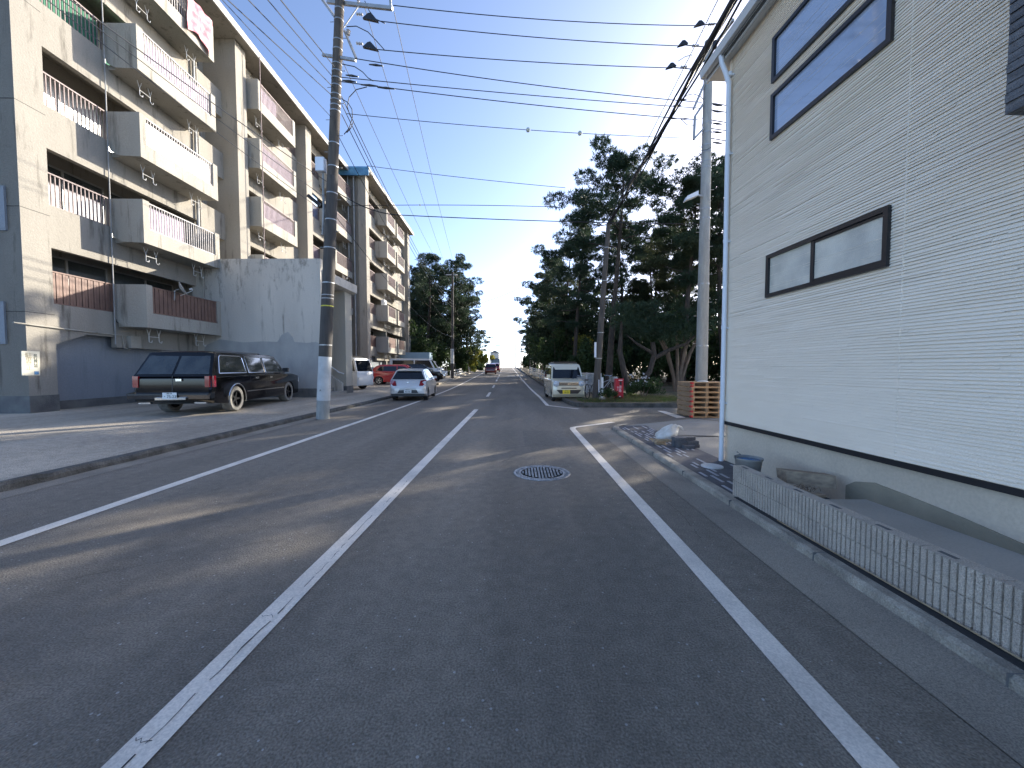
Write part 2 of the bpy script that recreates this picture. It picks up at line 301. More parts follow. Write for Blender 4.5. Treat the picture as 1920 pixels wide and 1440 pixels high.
# ================================================================ SETTING
def rows(a, b, st=2.0):
    n = max(1, int(round((b - a) / st))); return [a + (b - a) * i / n for i in range(n + 1)]
def sheet(name, ys, xf0, xf1, zf, m, nx=1, kind='structure'):
    mb = MB(); n = nx + 1
    for y in ys:
        a, b = xf0(y), xf1(y)
        for i in range(n):
            x = a + (b - a) * i / nx; mb.v.append((x, y, zf(x, y)))
    for j in range(len(ys) - 1):
        for i in range(nx): mb.f.append((j * n + i, j * n + i + 1, (j + 1) * n + i + 1, (j + 1) * n + i))
    o = part(name, mb, m); o['kind'] = kind; return o
Y_END = 112
sheet('ground', rows(-40, 125, 3), lambda y: -250, lambda y: 250, lambda x, y: T(y) - .06 - (.02 if y > Y_END else 0), M['earth_far'], 4)
struct(part('sea', MB().poly([(-4000, 125, -3), (4000, 125, -3), (4000, 7000, -3), (-4000, 7000, -3)]), M['sea']))
def xroad_r(y): return 1.9 if y < 9.7 else (2.4 if y < 14.9 else xkr(y) + .05)
mb = MB(); ys = [-12, 0, 5, 9.7, 9.7001, 14.9, 14.9001] + rows(17, Y_END, 2.5)
for y in ys: mb.v += [(xk(y), y, T(y)), (xc(y), y, T(y)), (xroad_r(y), y, T(y))]
for j in range(len(ys) - 1):
    for i in range(2): mb.f.append((j * 3 + i, j * 3 + i + 1, (j + 1) * 3 + i + 1, (j + 1) * 3 + i))
mb.poly([(2.36, 9.7, -.003), (60, 9.7, 0), (60, 14.95, 0), (2.36, 14.95, -.003)])
mb.poly([(2.15, 14.9, 0), (3.15, 14.9, 0), (3.15, 25, T(25)), (2.15, 25, T(25))][::1])
mb.v = [(x, y, z) for x, y, z in mb.v]
struct(part('road', mb, M['asphalt']))
struct(part('beach_forecourt', MB().poly([(-40, Y_END, T(Y_END) + .003), (40, Y_END, T(Y_END) + .003), (40, 125, T(Y_END) + .2), (-40, 125, T(Y_END) + .2)]), M['slab']))
# far road surface joins: concrete gutter and kerb on the left
sheet('gutter', rows(-12, 60, 3), lambda y: xk(y), lambda y: xk(y) + .33, lambda x, y: T(y) + .004, M['gutter'])
def kerb_strip(name, ys, xf, w_, h, m, jit=.0, side=1):
    mb = MB(); rnd = random.Random(3)
    for y in ys:
        x = xf(y); z = T(y); j = rnd.uniform(-jit, jit); j2 = rnd.uniform(-jit, jit)
        mb.v += [(x + j * .6, y, z - .03), (x + j, y, z + h * .6 + j2), (x - side * .03 + j, y, z + h + j2), (x - side * w_, y, z + h + .004)]
    for k in range(len(ys) - 1):
        for i in range(3): mb.f.append((4 * k + i, 4 * k + i + 1, 4 * k + 5 + i, 4 * k + 4 + i))
    o = part(name, mb, m); o['kind'] = 'structure'; return o
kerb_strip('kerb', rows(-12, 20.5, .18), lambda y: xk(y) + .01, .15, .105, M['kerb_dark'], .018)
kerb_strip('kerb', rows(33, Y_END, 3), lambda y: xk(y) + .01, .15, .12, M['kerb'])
sheet('pavement', rows(-12, Y_END, 2), lambda y: -45, lambda y: -13.0, lambda x, y: zl(x, y), M['asphalt_dirty'])
sheet('pavement', rows(-12, Y_END, 1.5), lambda y: -13.0, lambda y: xk(y) - .14, lambda x, y: zl(x, y), M['asphalt_dirty'], 10)
# right: gutter, kerb, pavers, apron, yard
sheet('gutter', rows(-6, 9.7, 2), lambda y: 1.9, lambda y: 2.3, lambda x, y: .004, M['gutter'])
mb = MB(); rnd = random.Random(5)
KB = [(2.30, y) for y in rows(-6, 9.3, .6)] + [(2.36, 9.6), (2.5, 9.85), (2.75, 10.0)]
for x, y in KB: mb.v += [(x, y, -.02), (x + .005, y, .05), (x + .03, y, .068), (x + .14, y - (.05 if y > 9.4 else 0), .068)]
for k in range(len(KB) - 1):
    for i in range(3): mb.f.append((4 * k + i, 4 * k + 4 + i, 4 * k + 5 + i, 4 * k + 1 + i))
struct(part('kerb', mb, M['kerb']))
mb = MB()
for y in rows(-5.4, 9.0, 1.2): mb.box(2.297, 2.446, y - .003, y + .003, .0, .069)
struct(part('kerb', mb, M['plinth']))
struct(part('paving', MB().poly([(2.44, -6, .060), (2.44, 9.75, .060), (3.22, 9.75, .060), (3.22, 6.15, .060), (3.45, 4.3, .060), (3.7, -6, .060)]), M['paver']))
struct(part('driveway', MB().poly([(3.22, 4.2, .056), (3.22, 9.75, .056), (2.6, 9.8, .03), (2.75, 10.05, .012), (5.0, 11.35, .012), (9, 12.2, .012), (30, 12.4, .012), (30, 4.2, .056)]), M['apron']))
mb = MB()   # thin joints of the driveway
for a, b in [((3.3, 8.15), (9, 8.45)), ((4.45, 7.9), (6.5, 6.9)), ((5.05, 11.25), (6.9, 8.35)), ((3.0, 8.4), (4.5, 8.2))]:
    a, b = Vector((*a, .062)), Vector((*b, .062)); mb.bar(a, b, .03, .004)
struct(part('driveway_joint', mb, M['crack']))
# light pavers, one inlay sheet
mb = MB(); rnd = random.Random(11)
for i in range(9):
    y = 4.2 + rnd.random() * .3
    while y < 9.5:
        L_ = rnd.choice([.2, .2, .3, .42]); x = 2.5 + i * .083
        if rnd.random() < .5 and not (abs(x - 3.0) < .16 and abs(y - 5.75) < .35) : mb.box(x, x + .035, y, y + L_, .058, .0645)
        y += L_ + rnd.choice([.12, .25, .4])
struct(part('paving_inlay', mb, M['paver_light']))
# wood floor beyond the side street
BED = [(2.42, 14.9), (2.2, 15.4), (2.12, 16.5), (2.1, 18.1), (3.1, 18.6), (3.12, 24.5)] + [(xkr(y), y) for y in rows(26, Y_END, 4)]
mb = MB(); n0 = len(BED)
for x, y in BED: mb.v += [(x, y, T(y) + .15), (max(x + 4, 7), y + .05, T(y) + .17), (30, y + .05, T(y) + .18), (160, y + .05, T(y) + .18)]
for k in range(n0 - 1):
    for i in range(3): mb.f.append((4 * k + i, 4 * k + 1 + i, 4 * k + 5 + i, 4 * k + 4 + i))
struct(part('woodland_floor', mb, M['earth']))
mb = MB(); KR = [(60, 14.87)] + [(2.42, 14.87)] + BED[1:]
for k in range(len(KR) - 1):
    (x0, y0), (x1, y1) = KR[k], KR[k + 1]; z0, z1 = T(y0), T(y1); d = Vector((x1 - x0, y1 - y0, 0)).normalized(); nn = Vector((-d.y, d.x, 0)) * -.06
    mb.hexa([(x0 - nn.x, y0 - nn.y, z0 - .02), (x0 + nn.x, y0 + nn.y, z0 - .02), (x1 + nn.x, y1 + nn.y, z1 - .02), (x1 - nn.x, y1 - nn.y, z1 - .02), (x0 - nn.x, y0 - nn.y, z0 + .162), (x0 + nn.x, y0 + nn.y, z0 + .162), (x1 + nn.x, y1 + nn.y, z1 + .162), (x1 - nn.x, y1 - nn.y, z1 + .162)])
struct(part('kerb', mb, M['kerb_dark']))
# painted lines
def stripe(pts, wd, dz=.006):
    mb = MB(); L = [Vector((p[0], p[1], 0)) for p in pts]; n = len(L)
    for i, p in enumerate(L):
        d0 = (L[i] - L[max(i - 1, 0)]); d1 = (L[min(i + 1, n - 1)] - L[i])
        d = ((d0.normalized() if d0.length else d1.normalized()) + (d1.normalized() if d1.length else d0.normalized())).normalized()
        nn = Vector((-d.y, d.x, 0)); c = max(.45, nn.dot(Vector((-d0.y, d0.x, 0)).normalized()) if d0.length else 1)
        q = nn * wd / 2 / c; z = T(p.y) + dz
        mb.v += [(p.x + q.x, p.y + q.y, z), (p.x - q.x, p.y - q.y, z)]
    for i in range(n - 1): mb.f.append((2 * i, 2 * i + 1, 2 * i + 3, 2 * i + 2))
    return mb
def mergemb(*a):
    r = MB()
    for m in a: r.add(m.v, m.f)
    return r
struct(part('edge_line', stripe([(xc(y) - 2.93, y) for y in rows(-12, Y_END, 3)], .15), M['line']))
struct(part('centre_line', stripe([(-1.48, y) for y in rows(-12, 14.0, 3)], .155), M['line']))
mb = MB()
for y in (20.3, 28.7, 38.5, 44.5, 53, 68, 80, 94): mb.add(*(lambda m: (m.v, m.f))(stripe([(xc(yy), yy) for yy in rows(y, y + (3.6 if y < 30 else 4.2), 1.5)], .15)))
struct(part('lane_dashes', mb, M['line']))
p1 = gp(1150, 792)
struct(part('edge_line', stripe([(1.36, y) for y in rows(-12, 9.55, 3)] + [(1.40, 9.75), (1.56, 9.9), (p1.x, p1.y)], .14), M['line']))
q = [gp(1232, 770.5), gp(1269, 784), gp(1285.5, 783.3), gp(1246.7, 771)]
struct(part('stop_line', MB().poly([(a.x, a.y, .006) for a in q]), M['line']))
p2 = gp(1085, 767); p3 = gp(1027, 761)
struct(part('edge_line', stripe([(p2.x, p2.y), (p3.x + .12, p3.y - .03), (p3.x, p3.y + .15)] + [(xc(y) + 2.72, y) for y in rows(20, Y_END, 3)], .14), M['line']))
mb = MB()   # road lettering far away, worn bars
for i, (a, b) in enumerate([(0, .3), (.5, .2), (.9, .35), (1.4, .2), (1.75, .4)]):
    for yy in (50, 52.5, 55): mb.add(*(lambda m: (m.v, m.f))(stripe([(.2 + a - 1.4, yy), (.2 + a + b - 1.4, yy + .5)], .7, .005)))
struct(part('road_marking', mb, M['line']))
# crack in the centre line paint
mb = MB(); rnd = random.Random(21); y = 1.0; x = -1.46; pts = []
while y < 5.2: pts.append((x, y)); y += rnd.uniform(.03, .08); x = -1.463 + .01 * math.sin(y * 3) + rnd.uniform(-.006, .006)
for i in range(len(pts) - 1):
    if rnd.random() < .16 + .07 * pts[i][1]: continue
    (a, b), (c, d) = pts[i], pts[i + 1]; w_ = rnd.uniform(.0012, .0042) * (1 if b < 2.5 else .7)
    mb.poly([(a - w_, b, .0085), (a + w_, b, .0085), (c + w_, d, .0085), (c - w_, d, .0085)])
for yy in (1.48, 2.25):
    px_, py_ = -1.462, yy
    for k in range(6):
        nx_, ny_ = px_ - .013, py_ + rnd.uniform(-.012, .02); mb.poly([(px_, py_ - .002, .0085), (px_, py_ + .002, .0085), (nx_, ny_ + .0016, .0085), (nx_, ny_ - .0016, .0085)]); px_, py_ = nx_, ny_
struct(part('paint_crack', mb, M['crack']))
mb = MB()
for (x, y, dx, dy, n, w_) in [(-3.3, 2.6, .05, .03, 24, .0018), (.9, 6.5, -.02, .06, 30, .002), (-2.8, 8.5, .04, .05, 30, .003), (1.62, 3.4, .004, .06, 40, .0014)]:
    for k in range(n):
        x2, y2 = x + dx + rnd.uniform(-.014, .014), y + dy + rnd.uniform(-.012, .012)
        if rnd.random() > .18: mb.poly([(x - w_, y, .0035), (x + w_, y - w_, .0035), (x2 + w_ * .8, y2 - w_, .0035), (x2 - w_ * .8, y2, .0035)])
        x, y = x2, y2
struct(part('road_crack', mb, M['crack']))
M['patch'] = asphalt('asphalt_patch', (.20, .178, .148), (.165, .148, .124), .4)
struct(part('road_patch', MB().poly([(.15, 7.4, .0022), (1.2, 7.45, .0022), (1.22, 9.3, .0022), (.12, 9.25, .0022)]), M['patch']))
# ================================================================ MANHOLES AND LIDS
c = gp(1016, 886.5); t = thing('manhole_cover', 'round cast iron manhole cover with ribbed waffle pattern set in the road lane', 'manhole cover', (c.x, c.y, .0))
part('frame', MB().lathe([(.30, .006), (.33, .009), (.335, .004), (.37, .004), (.375, .009), (.40, .009), (.405, .0)], Matrix.Translation((c.x, c.y, 0)), 48, False), M['manhole'], t)
mb = MB().lathe([(.300, .0065), (.296, .0065)], Matrix.Translation((c.x, c.y, 0)), 40)
mb.lathe([(.3, .002), (.001, .0055)], Matrix.Translation((c.x, c.y, 0)), 40, False)
part('cover_plate', mb, M['plinth'], t)
mb = MB()
for i in range(-6, 7):
    h = math.sqrt(max(0, .285 ** 2 - (i * .045) ** 2))
    for j in range(-6, 7):
        if abs(j * .045) < h - .01: mb.box(c.x + i * .045 - .015, c.x + i * .045 + .015, c.y + j * .045 - .014, c.y + j * .045 + .014, .006, .0115)
for k in range(36):
    a = k * math.pi / 18; mb.bar((c.x + .338 * math.cos(a), c.y + .338 * math.sin(a), .008), (c.x + .37 * math.cos(a), c.y + .37 * math.sin(a), .008), .02, .006)
part('tread_pattern', mb, M['manhole'], t)
c = gp(1335, 875, .06); part_ = tag(part('drain_lid', MB().lathe([(.15, .058), (.15, .072), (.142, .078), (.11, .076), (.105, .079), (.001, .080)], Matrix.Translation((c.x, c.y, 0)), 40, False), M['lidwhite'], smooth=30), 'round white resin drain lid set in the dark pavers beside the house', 'drain lid')
for (px, py, ww, nm, cat, lb) in [(32, 866, .22, 'valve_cover', 'valve cover', 'small dark rusty valve cover in the pavement at far left'), (102, 870, .16, 'valve_cover', 'valve cover', 'small pale round valve cover in the left pavement')]:
    c = gp(px, py, .2); z = zl(c.x, c.y); c = gp(px, py, z)
    tag(part(nm, MB().lathe([(ww, z - .004), (ww, z + .010), (ww * .9, z + .014), (ww * .85, z + .011), (.001, z + .012)], Matrix.Translation((c.x, c.y, 0)), 24, False), M['kerb_dark' if px < 60 else 'lidwhite']), lb, cat)
# ================================================================ APARTMENT BLOCKS
XF = -13.23
def mkF(v0): return lambda u, v, z: (XF - .03 * u + v + v0, u + .03 * v, z)
ZB = [2.88 + 2.84 * k for k in range(5)]
def railing(F, u0, u1, v, z0, z1, gap=.105, r=.012, flat=False):
    mb = MB(); mb.bar(F(u0, v, z1), F(u1, v, z1), .05, .04); mb.bar(F(u0, v, z0 + .03), F(u1, v, z0 + .03), .03, .03)
    n = int((u1 - u0) / gap)
    for i in range(n + 1):
        u = u0 + (u1 - u0) * i / n
        if flat: mb.fbox(F, u - .036, u + .036, v - .012 - .012 * (i % 2), v + .012 - .012 * (i % 2), z0 + .02, z1)
        else: mb.fbox(F, u - r, u + r, v - r, v + r, z0 + .02, z1)
    return mb
def hanger(F, u, v, z):
    mb = MB(); h = .42
    for s in (-1, 1):
        a = u + s * .2
        for q in (-1, 1): mb.tube([F(a + q * .08, v, z), F(a, v, z - .22)], .010, 5)
        mb.tube([F(a, v, z - .22), F(a, v, z - .40), F(a + .02 * s, v + .02, z - .46), F(a + .07, v + .03, z - .47), F(a + .09, v + .03, z - .40)], .011, 5)
    mb.tube([F(u - .2, v, z - .27), F(u + .2, v, z - .27)], .010, 5); return mb
def balcony(bld, F, u0, u1, k, rm, sheetm=None, mirror=False, hook=True):
    zb = ZB[k]; mb = MB(); vf = 1.05
    mb.fbox(F, u0 + .1, u1 - .1, 0.0, vf - .1, zb + .02, zb + .17)
    for a, b in ((u0, u0 + .1), (u1 - .1, u1)):
        A = [(-.04, zb + 1.45), (-.04, zb + .42), (.06, zb + .18), (.3, zb + .03), (vf, zb), (vf, zb + 1.45)]
        mb.prism([F(a, v, z) for v, z in A], [F(b, v, z) for v, z in A])
    mb.fbox(F, u0 + .1, u1 - .1, vf - .1, vf - .001, zb + .001, zb + .5)
    for a, b in ((u0 + .1, u0 + .24), (u1 - .24, u1 - .1)): mb.fbox(F, a, b, vf - .1, vf - .001, zb + .5, zb + 1.449)
    o = part('balcony', mb, M['facade_w'], bld)
    part('railing', railing(F, u0 + .24, u1 - .24, vf - .05, zb + .5, zb + 1.40, flat=(rm == 'brownslat'), gap=.085 if rm == 'brownslat' else .105), M[rm], o)
    if sheetm: part('screen', MB().fbox(F, u0 + .26, u0 + .26 + (u1 - u0 - .5) * (1 if sheetm != 'part' else .5), vf - .12, vf - .1, zb + .55, zb + 1.3), M[sheetm if sheetm != 'part' else 'purple'], o)
    if hook: part('pole_hanger', hanger(F, u0 + .8, .55, zb), M['white'], o); part('pole_hanger', hanger(F, u1 - .6, .55, zb), M['white'], o)
    return o
def window(bld, F, u0, u1, v, z0, z1, gm, name='window'):
    mb = MB(); t = .05
    for a, b, c_, d in ((u0, u1, z0, z0 + t), (u0, u1, z1 - t, z1), (u0, u0 + t, z0 + t, z1 - t), (u1 - t, u1, z0 + t, z1 - t)): mb.fbox(F, a, b, v, v + .06, c_, d)
    um = (u0 + u1) / 2; mb.fbox(F, um - .03, um + .03, v + .005, v + .065, z0 + t, z1 - t)
    o = part(name, mb, M['alu'], bld); part('pane', MB().fbox(F, u0 + t, u1 - t, v + .012, v + .03, z0 + t, z1 - t), M[gm], o); return o
rb = random.Random(4)
def block(label, F, u0, u1, bays, group, zr=16.85, base=True):
    bld = thing('apartment_building', label, 'building', F(u0, 0, 0.2), 0, group)
    # body
    mb = MB().fbox(F, u0 + .02, u1 - .02, -9, -1.25, .1, zr - .05); part('rear_wall', mb, M['facade'], bld)
    mb = MB().fbox(F, u0, u0 + .02, -9, -.001, .1, zr - .05); mb.fbox(F, u1 - .02, u1, -9, -.001, .1, zr - .05); loose('gable_wall', mb, M['facade'], bld)
    for b in bays:
        a, c_ = b['u']; kind = b['k']
        if kind == 'pillar':
            mb = MB().fbox(F, a, c_, -1.25, b.get('v', .6), .1, zr - .02); o = part('pillar', mb, M['facade'], bld)
            part('plinth', MB().fbox(F, a - .01, c_ + .01, -1.2, b.get('v', .6) + .02, .1, .72), M['plinth'], o)
            continue
        if kind == 'stair':
            mb = MB().fbox(F, a, c_, -1.25, -.9, .1, zr - .06); 
            for k in range(5): mb.fbox(F, a, c_, -.6, -.1, ZB[k] - 1.0 + 0, ZB[k] + .2)
            part('stairwell_wall', mb, M['facade'], bld)
            for k in range(5): window(bld, F, a + .3, c_ - .3, -.9, ZB[k] + .5, ZB[k] + 1.5, 'glass')
            continue
        # loggia / balcony bays
        bl = b.get('b'); mb = MB(); lo_, hi_ = a, c_
        for k in range(5):
            z = ZB[k]
            segs = [(a, c_, False)] if not bl else [s for s in ((a, bl[0], False), (bl[0], bl[1], True), (bl[1], c_, False)) if s[1] - s[0] > .05]
            for s0, s1, isb in segs:
                if isb: mb.fbox(F, s0, s1, -.18, 0, z - .72 if k else 2.2, z + .17)
                else: mb.fbox(F, s0, s1, -.18, 0, z - .72 if k else 2.55, z + .5)
            mb.fbox(F, a, c_, -1.25, -.18, z - .12, z + .12)
        mb.fbox(F, a, c_, -.18, 0, zr - .6, zr - .03)
        for e in (a, c_): mb.fbox(F, e - .001 if e == a else e - .12, e + .12 if e == a else e, -1.25, -.185, ZB[0], zr - .1)
        part('facade_band', mb, M['facade'], bld)
        # ground floor infill with haunches
        mb = MB().fbox(F, a, c_, -.6, -.35, .1, 2.56)
        part('ground_floor_infill', mb, M['facade_blue'], bld)
        part('plinth', MB().fbox(F, a, c_, -.59, -.32, .1, .5), M['plinth'], bld)
        mb = MB()
        for e, s in ((a, 1), (c_, -1)): mb.prism([F(e, 0, 2.56), F(e, 0, 2.2), F(e + s * .9, 0, 2.56)], [F(e, -.34, 2.56), F(e, -.34, 2.2), F(e + s * .9, -.34, 2.56)])
        loose('haunch', mb, M['facade'], bld)
        for k in range(5):
            z = ZB[k]; 
            for (s0, s1, isb) in ([(a + .15, (a + c_) / 2 - .1, 0), ((a + c_) / 2 + .1, c_ - .15, 0)] if c_ - a > 3 else [(a + .15, c_ - .15, 0)]):
                g = rb.choice(['curtain', 'glass', 'curtain', 'curtain_w']) if k else 'glass'
                if b.get('g') and (k in b['g']): g = b['g'][k]
                window(bld, F, s0, s1, -1.22, z + .25, z + 2.2, g)
            for s0, s1, isb in segs:
                if not isb and s1 - s0 > .5:
                    o = part('railing', railing(F, s0 + .02, s1 - .02, -.09, z + .5, z + 1.45, flat=(k == 0), gap=.085 if k == 0 else .11), M['brownslat' if k == 0 else 'rail'], bld)
                    sm = b.get('s', {}).get(k)
                    if sm: part('screen', MB().fbox(F, s0 + .05, s1 - .05, -.16, -.14, z + .5, z + (1.4 if sm != 'tarp' else 2.4)), M[sm], o)
            if bl and k not in b.get('skip', ()): balcony(bld, F, bl[0], bl[1], k, 'brownslat' if k == 0 else b.get('rm', 'rail'), b.get('bs', {}).get(k))
    # roof slab with eaves
    mb = MB().fbox(F, u0 - .5, u1 + .4, -9.3, .98, zr, zr + .10); part('roof', mb, M['facade'], bld)
    mb = MB().fbox(F, u0 - .52, u1 + .42, .98, 1.06, zr - .06, zr + .26); part('fascia', mb, M['roofedge'], bld)
    return bld
F1 = mkF(0); F2 = mkF(1.55)
b1 = block('large weathered beige apartment block with projecting balconies at left', F1, 10.6, 32.0, [
    dict(k='pillar', u=(10.6, 11.3), v=.003),
    dict(k='bay', u=(11.3, 17.0), b=(13.1, 16.6), s={3: 'green'}, bs={3: 'purple', 2: 'curtain_w', 1: 'part'}, g={3: 'green', 2: 'curtain_w', 1: 'glass', 0: 'glass'}, rm='railpale'),
    dict(k='stair', u=(17.0, 18.6)),
    dict(k='pillar', u=(18.6, 19.3)),
    dict(k='bay', u=(19.3, 25.0), b=(19.5, 22.9), bs={4: 'part', 3: 'purple', 2: 'purple'}, skip=(0,)),
    dict(k='pillar', u=(25.0, 25.7)),
    dict(k='bay', u=(25.7, 31.5), b=(28.0, 31.4), s={3: 'tarp', 2: 'purple'}, bs={4: 'brownslat', 3: 'sheetpale'}, skip=(0,)),
    dict(k='pillar', u=(31.5, 32.0), v=0)], 'beige apartment blocks along the left side')
b2 = block('second beige apartment block farther along with blue roof edge', F2, 31.2, 45.2, [
    dict(k='pillar', u=(31.2, 31.9)),
    dict(k='bay', u=(31.9, 38.0), b=(35.2, 37.9), bs={3: 'brownslat', 4: 'brownslat', 1: 'part', 2: 'brownslat'}),
    dict(k='pillar', u=(38.0, 38.3), v=0),
    dict(k='bay', u=(38.3, 44.4), b=(38.5, 41.2), s={1: 'sheetpale'}, bs={3: 'green', 2: 'green', 4: 'sheetpale'}),
    dict(k='pillar', u=(44.4, 45.2))], 'beige apartment blocks along the left side')
part('roof_end_fascia', MB().fbox(F2, 30.66, 30.72, -2.6, 1.06, 16.45, 17.12), M['roofblue'], b2)
part('roof_end_fascia', MB().fbox(F2, 30.64, 30.655, -2.6, 1.07, 16.95, 17.01), M['roofblue'], b2)
# pipes on the first block
def pipe(bld, F, pts, r, m='pvc_grey', name='downpipe'): return part(name, MB().tube([F(*p) for p in pts], r, 8), M[m], bld, smooth=50)
pipe(b1, F1, [(16.72, .09, .3), (16.72, .09, 17)], .055); pipe(b1, F1, [(16.9, .07, 3), (16.9, .07, 17)], .03, 'facade_w')
pipe(b1, F1, [(13.0, .06, 2.3), (13.0, .07, 6), (12.99, .09, 12), (13.0, .07, 16.6)], .017, 'pvc_grey', 'conduit')
pipe(b1, F1, [(10.3, .04, 2.72), (11.6, .045, 2.66), (13.25, .045, 2.62), (13.3, .05, 2.2), (13.5, .05, 2.15)], .022, 'facade_w', 'conduit')
part('junction_box', MB().fbox(F1, 13.45, 13.85, .0, .15, 2.2, 2.62), M['facade_w'], b1)
pipe(b1, F1, [(19.42, .5, 3), (19.42, .5, 10), (19.42, .5, 17)], .035, 'facade_w')
pipe(b1, F1, [(19.6, 1.12, 6), (19.6, 1.13, 12), (19.6, 1.12, 16.8)], .02, 'rail', 'conduit')
pipe(b2, F2, [(31.1, -.3, .3), (31.1, -.3, 16.6)], .06); pipe(b2, F2, [(31.0, -.7, .3), (31.0, -.7, 16.6)], .04)
pipe(b2, F2, [(45.28, .55, .3), (45.28, .55, 16.6)], .07, 'facade_w')
# joint lines on the corner pillar
mb = MB()
for z in (3.05, 5.9, 8.75, 11.6, 14.4): mb.fbox(F1, 10.59, 11.31, -.5, .0055, z, z + .012)
part('render_joint', mb, M['crack'], b1)
# no-parking sign on the pillar
def onF1(px, py, v=0.0): return onp(px, py, F1(0, v, 0), (1, .03, 0))
a, b_, c_, d_ = [onF1(*p, .004) for p in ((39, 658), (40, 704), (74, 704), (73, 659))]
t = thing('no_parking_sign', 'cream no parking notice board with faded Japanese lettering on the corner pillar', 'sign', ((a + d_) / 2))
off = Vector((.02, 0, 0)); ring = [b_, c_, d_, a]
part('board', MB().prism(ring, [p + off for p in ring]), M['sign'], t)
ctr = (a + b_ + c_ + d_) / 4; ux = Vector((-.03, 1, 0)).normalized(); 
W_ = (d_ - a).length; H_ = (a - b_).length
text('駐\n車\n禁\n止', H_ * .215, M['inkfade'], t, frame_m(ctr + off * 1.1 - ux * W_ * .12 + Vector((0, 0, H_ * .06)), ux, (0, 0, 1)), local=False, sx=1.1)
text('県\n行\n棟\n口\n前', H_ * .135, M['inkfade' if 0 else 'ink'], t, frame_m(ctr + off * 1.1 + ux * W_ * .26 + Vector((0, 0, H_ * .10)), ux, (0, 0, 1)), local=False)
st = ctr + ux * W_ * .28 - Vector((0, 0, H_ * .40)) + off * 1.15
part('sticker', MB().prism([st + ux * .05 * p[0] + Vector((0, 0, p[1] * .045)) for p in ((-1, -1), (1, -1), (1, 1), (-1, 1))], [st + Vector((.004, 0, 0)) + ux * .05 * p[0] + Vector((0, 0, p[1] * .045)) for p in ((-1, -1), (1, -1), (1, 1), (-1, 1))]), M['tarp'], t)
# blanket, dishes, air conditioners and boxes hung on the block
mb = MB(); z0, z1, v = ZB[4] + .1, ZB[4] + 1.5, 1.16
for i in range(9):
    for j in range(8):
        u = 15.1 + i * .16; z = z1 - (z1 - z0) * j / 7 * (1 - .15 * math.sin(i * .5)); mb.v.append(F1(u, v + .04 * math.sin(i * 1.9 + j * .4) + (.03 * math.sin(j)), z))
for i in range(8):
    for j in range(7): mb.f.append((i * 8 + j, i * 8 + j + 1, (i + 1) * 8 + j + 1, (i + 1) * 8 + j))
tag(part('blanket', mb, M['pinkcloth'], smooth=60), 'pink and white blanket airing over the railing of the top left balcony', 'blanket')
def dish(loc, aim, r, label):
    t = thing('satellite_dish', label, 'satellite dish', loc); d = Vector(aim).normalized(); q = d.to_track_quat('Z', 'Y').to_matrix().to_4x4(); Mx = Matrix.Translation(loc) @ q
    part('dish', MB().lathe([(.001, 0), (r * .5, .02), (r, .09), (r + .01, .085), (r * .5, .01), (.001, -.012)], Mx, 28, False), M['dish'], t, smooth=50)
    p = Vector(loc); f = p + d * .38 + Vector((0, 0, -.12))
    part('feed_arm', MB().tube([p - Vector((0, 0, r)), f - Vector((0, 0, .08)), f], .012, 6), M['dish'], t)
    part('feed_horn', MB().tube([f, f - d * .1], .035, 8), M['dish'], t)
    part('mount', MB().tube([p - d * .03, p - d * .18, p - d * .2 - Vector((0, 0, .35))], .02, 6), M['steel'], t)
dish(F1(14.3, 1.22, 4.42), (.75, .55, .45), .25, 'round grey satellite dish clamped to the lowest left balcony above the black wagon')
dish(F1(28.6, 1.3, 8.1), (.75, .55, .45), .22, 'satellite dish on a balcony behind the near utility pole')
def acunit(F, u, v, z, label):
    t = thing('air_conditioner', label, 'air conditioner', F(u, v, z), 0, 'outdoor air conditioner units on the blocks')
    part('casing', MB().fbox(F, u, u + .75, v, v + .28, z, z + .55), M['white'], t)
    part('fan_grille', MB().lathe([(.22, 0), (.22, .012), (.2, .018), (.05, .018), (.001, .03)], Matrix.Translation(F(u, v, z)) @ Matrix.Translation((.32, .3, .27)) @ Matrix.Rotation(R(90), 4, 'Y'), 20, False), M['alu'], t)
acunit(F2, 35.5, .35, ZB[1] + 1.45, 'white air conditioner standing on a balcony parapet of the far block')
tag(part('laundry', MB().fbox(F1, 28.2, 31, .75, .8, ZB[1] + 1.6, ZB[1] + 2.3), M['darkcloth']), 'dark laundry hanging under the roof of a balcony behind the near utility pole', 'laundry')
# blue-grey boxes at the left edge of the picture, on the gable wall
for (y0, y1, lb) in ((348, 432, 'upper of two blue grey metal boxes on the gable wall at the left edge'), (565, 645, 'lower of two blue grey metal boxes on the gable wall at the left edge')):
    a = at(-30, y1, 10.55); b_ = at(7, y0, 10.55)
    t = thing('meter_box', lb, 'meter box', (b_.x, 10.55, a.z)); part('cabinet', MB().box(a.x, b_.x, 10.54, 10.6, a.z, b_.z), M['facade_blue'], t)
    part('lid', MB().box(a.x - .01, b_.x + .01, 10.53, 10.539, a.z + .05, b_.z - .03), M['facade_blue'], t)
m = M['stairwall']; n = m.node_tree.nodes; l = m.node_tree.links; b_ = n['Principled BSDF']; tc = n['Texture Coordinate']; src = b_.inputs['Base Color'].links[0].from_socket
sx = n.new('ShaderNodeSeparateXYZ'); l.new(tc.outputs['Object'], sx.inputs[0]); mz = n.new('ShaderNodeMapRange'); mz.inputs[1].default_value = 2.6; mz.inputs[2].default_value = 5.9; mz.inputs[3].default_value = -.14; mz.inputs[4].default_value = .10; l.new(sx.outputs[2], mz.inputs[0])
mxx = n.new('ShaderNodeMapRange'); mxx.inputs[1].default_value = -3.4; mxx.inputs[2].default_value = -.5; mxx.inputs[3].default_value = .07; mxx.inputs[4].default_value = -.03; l.new(sx.outputs[0], mxx.inputs[0])
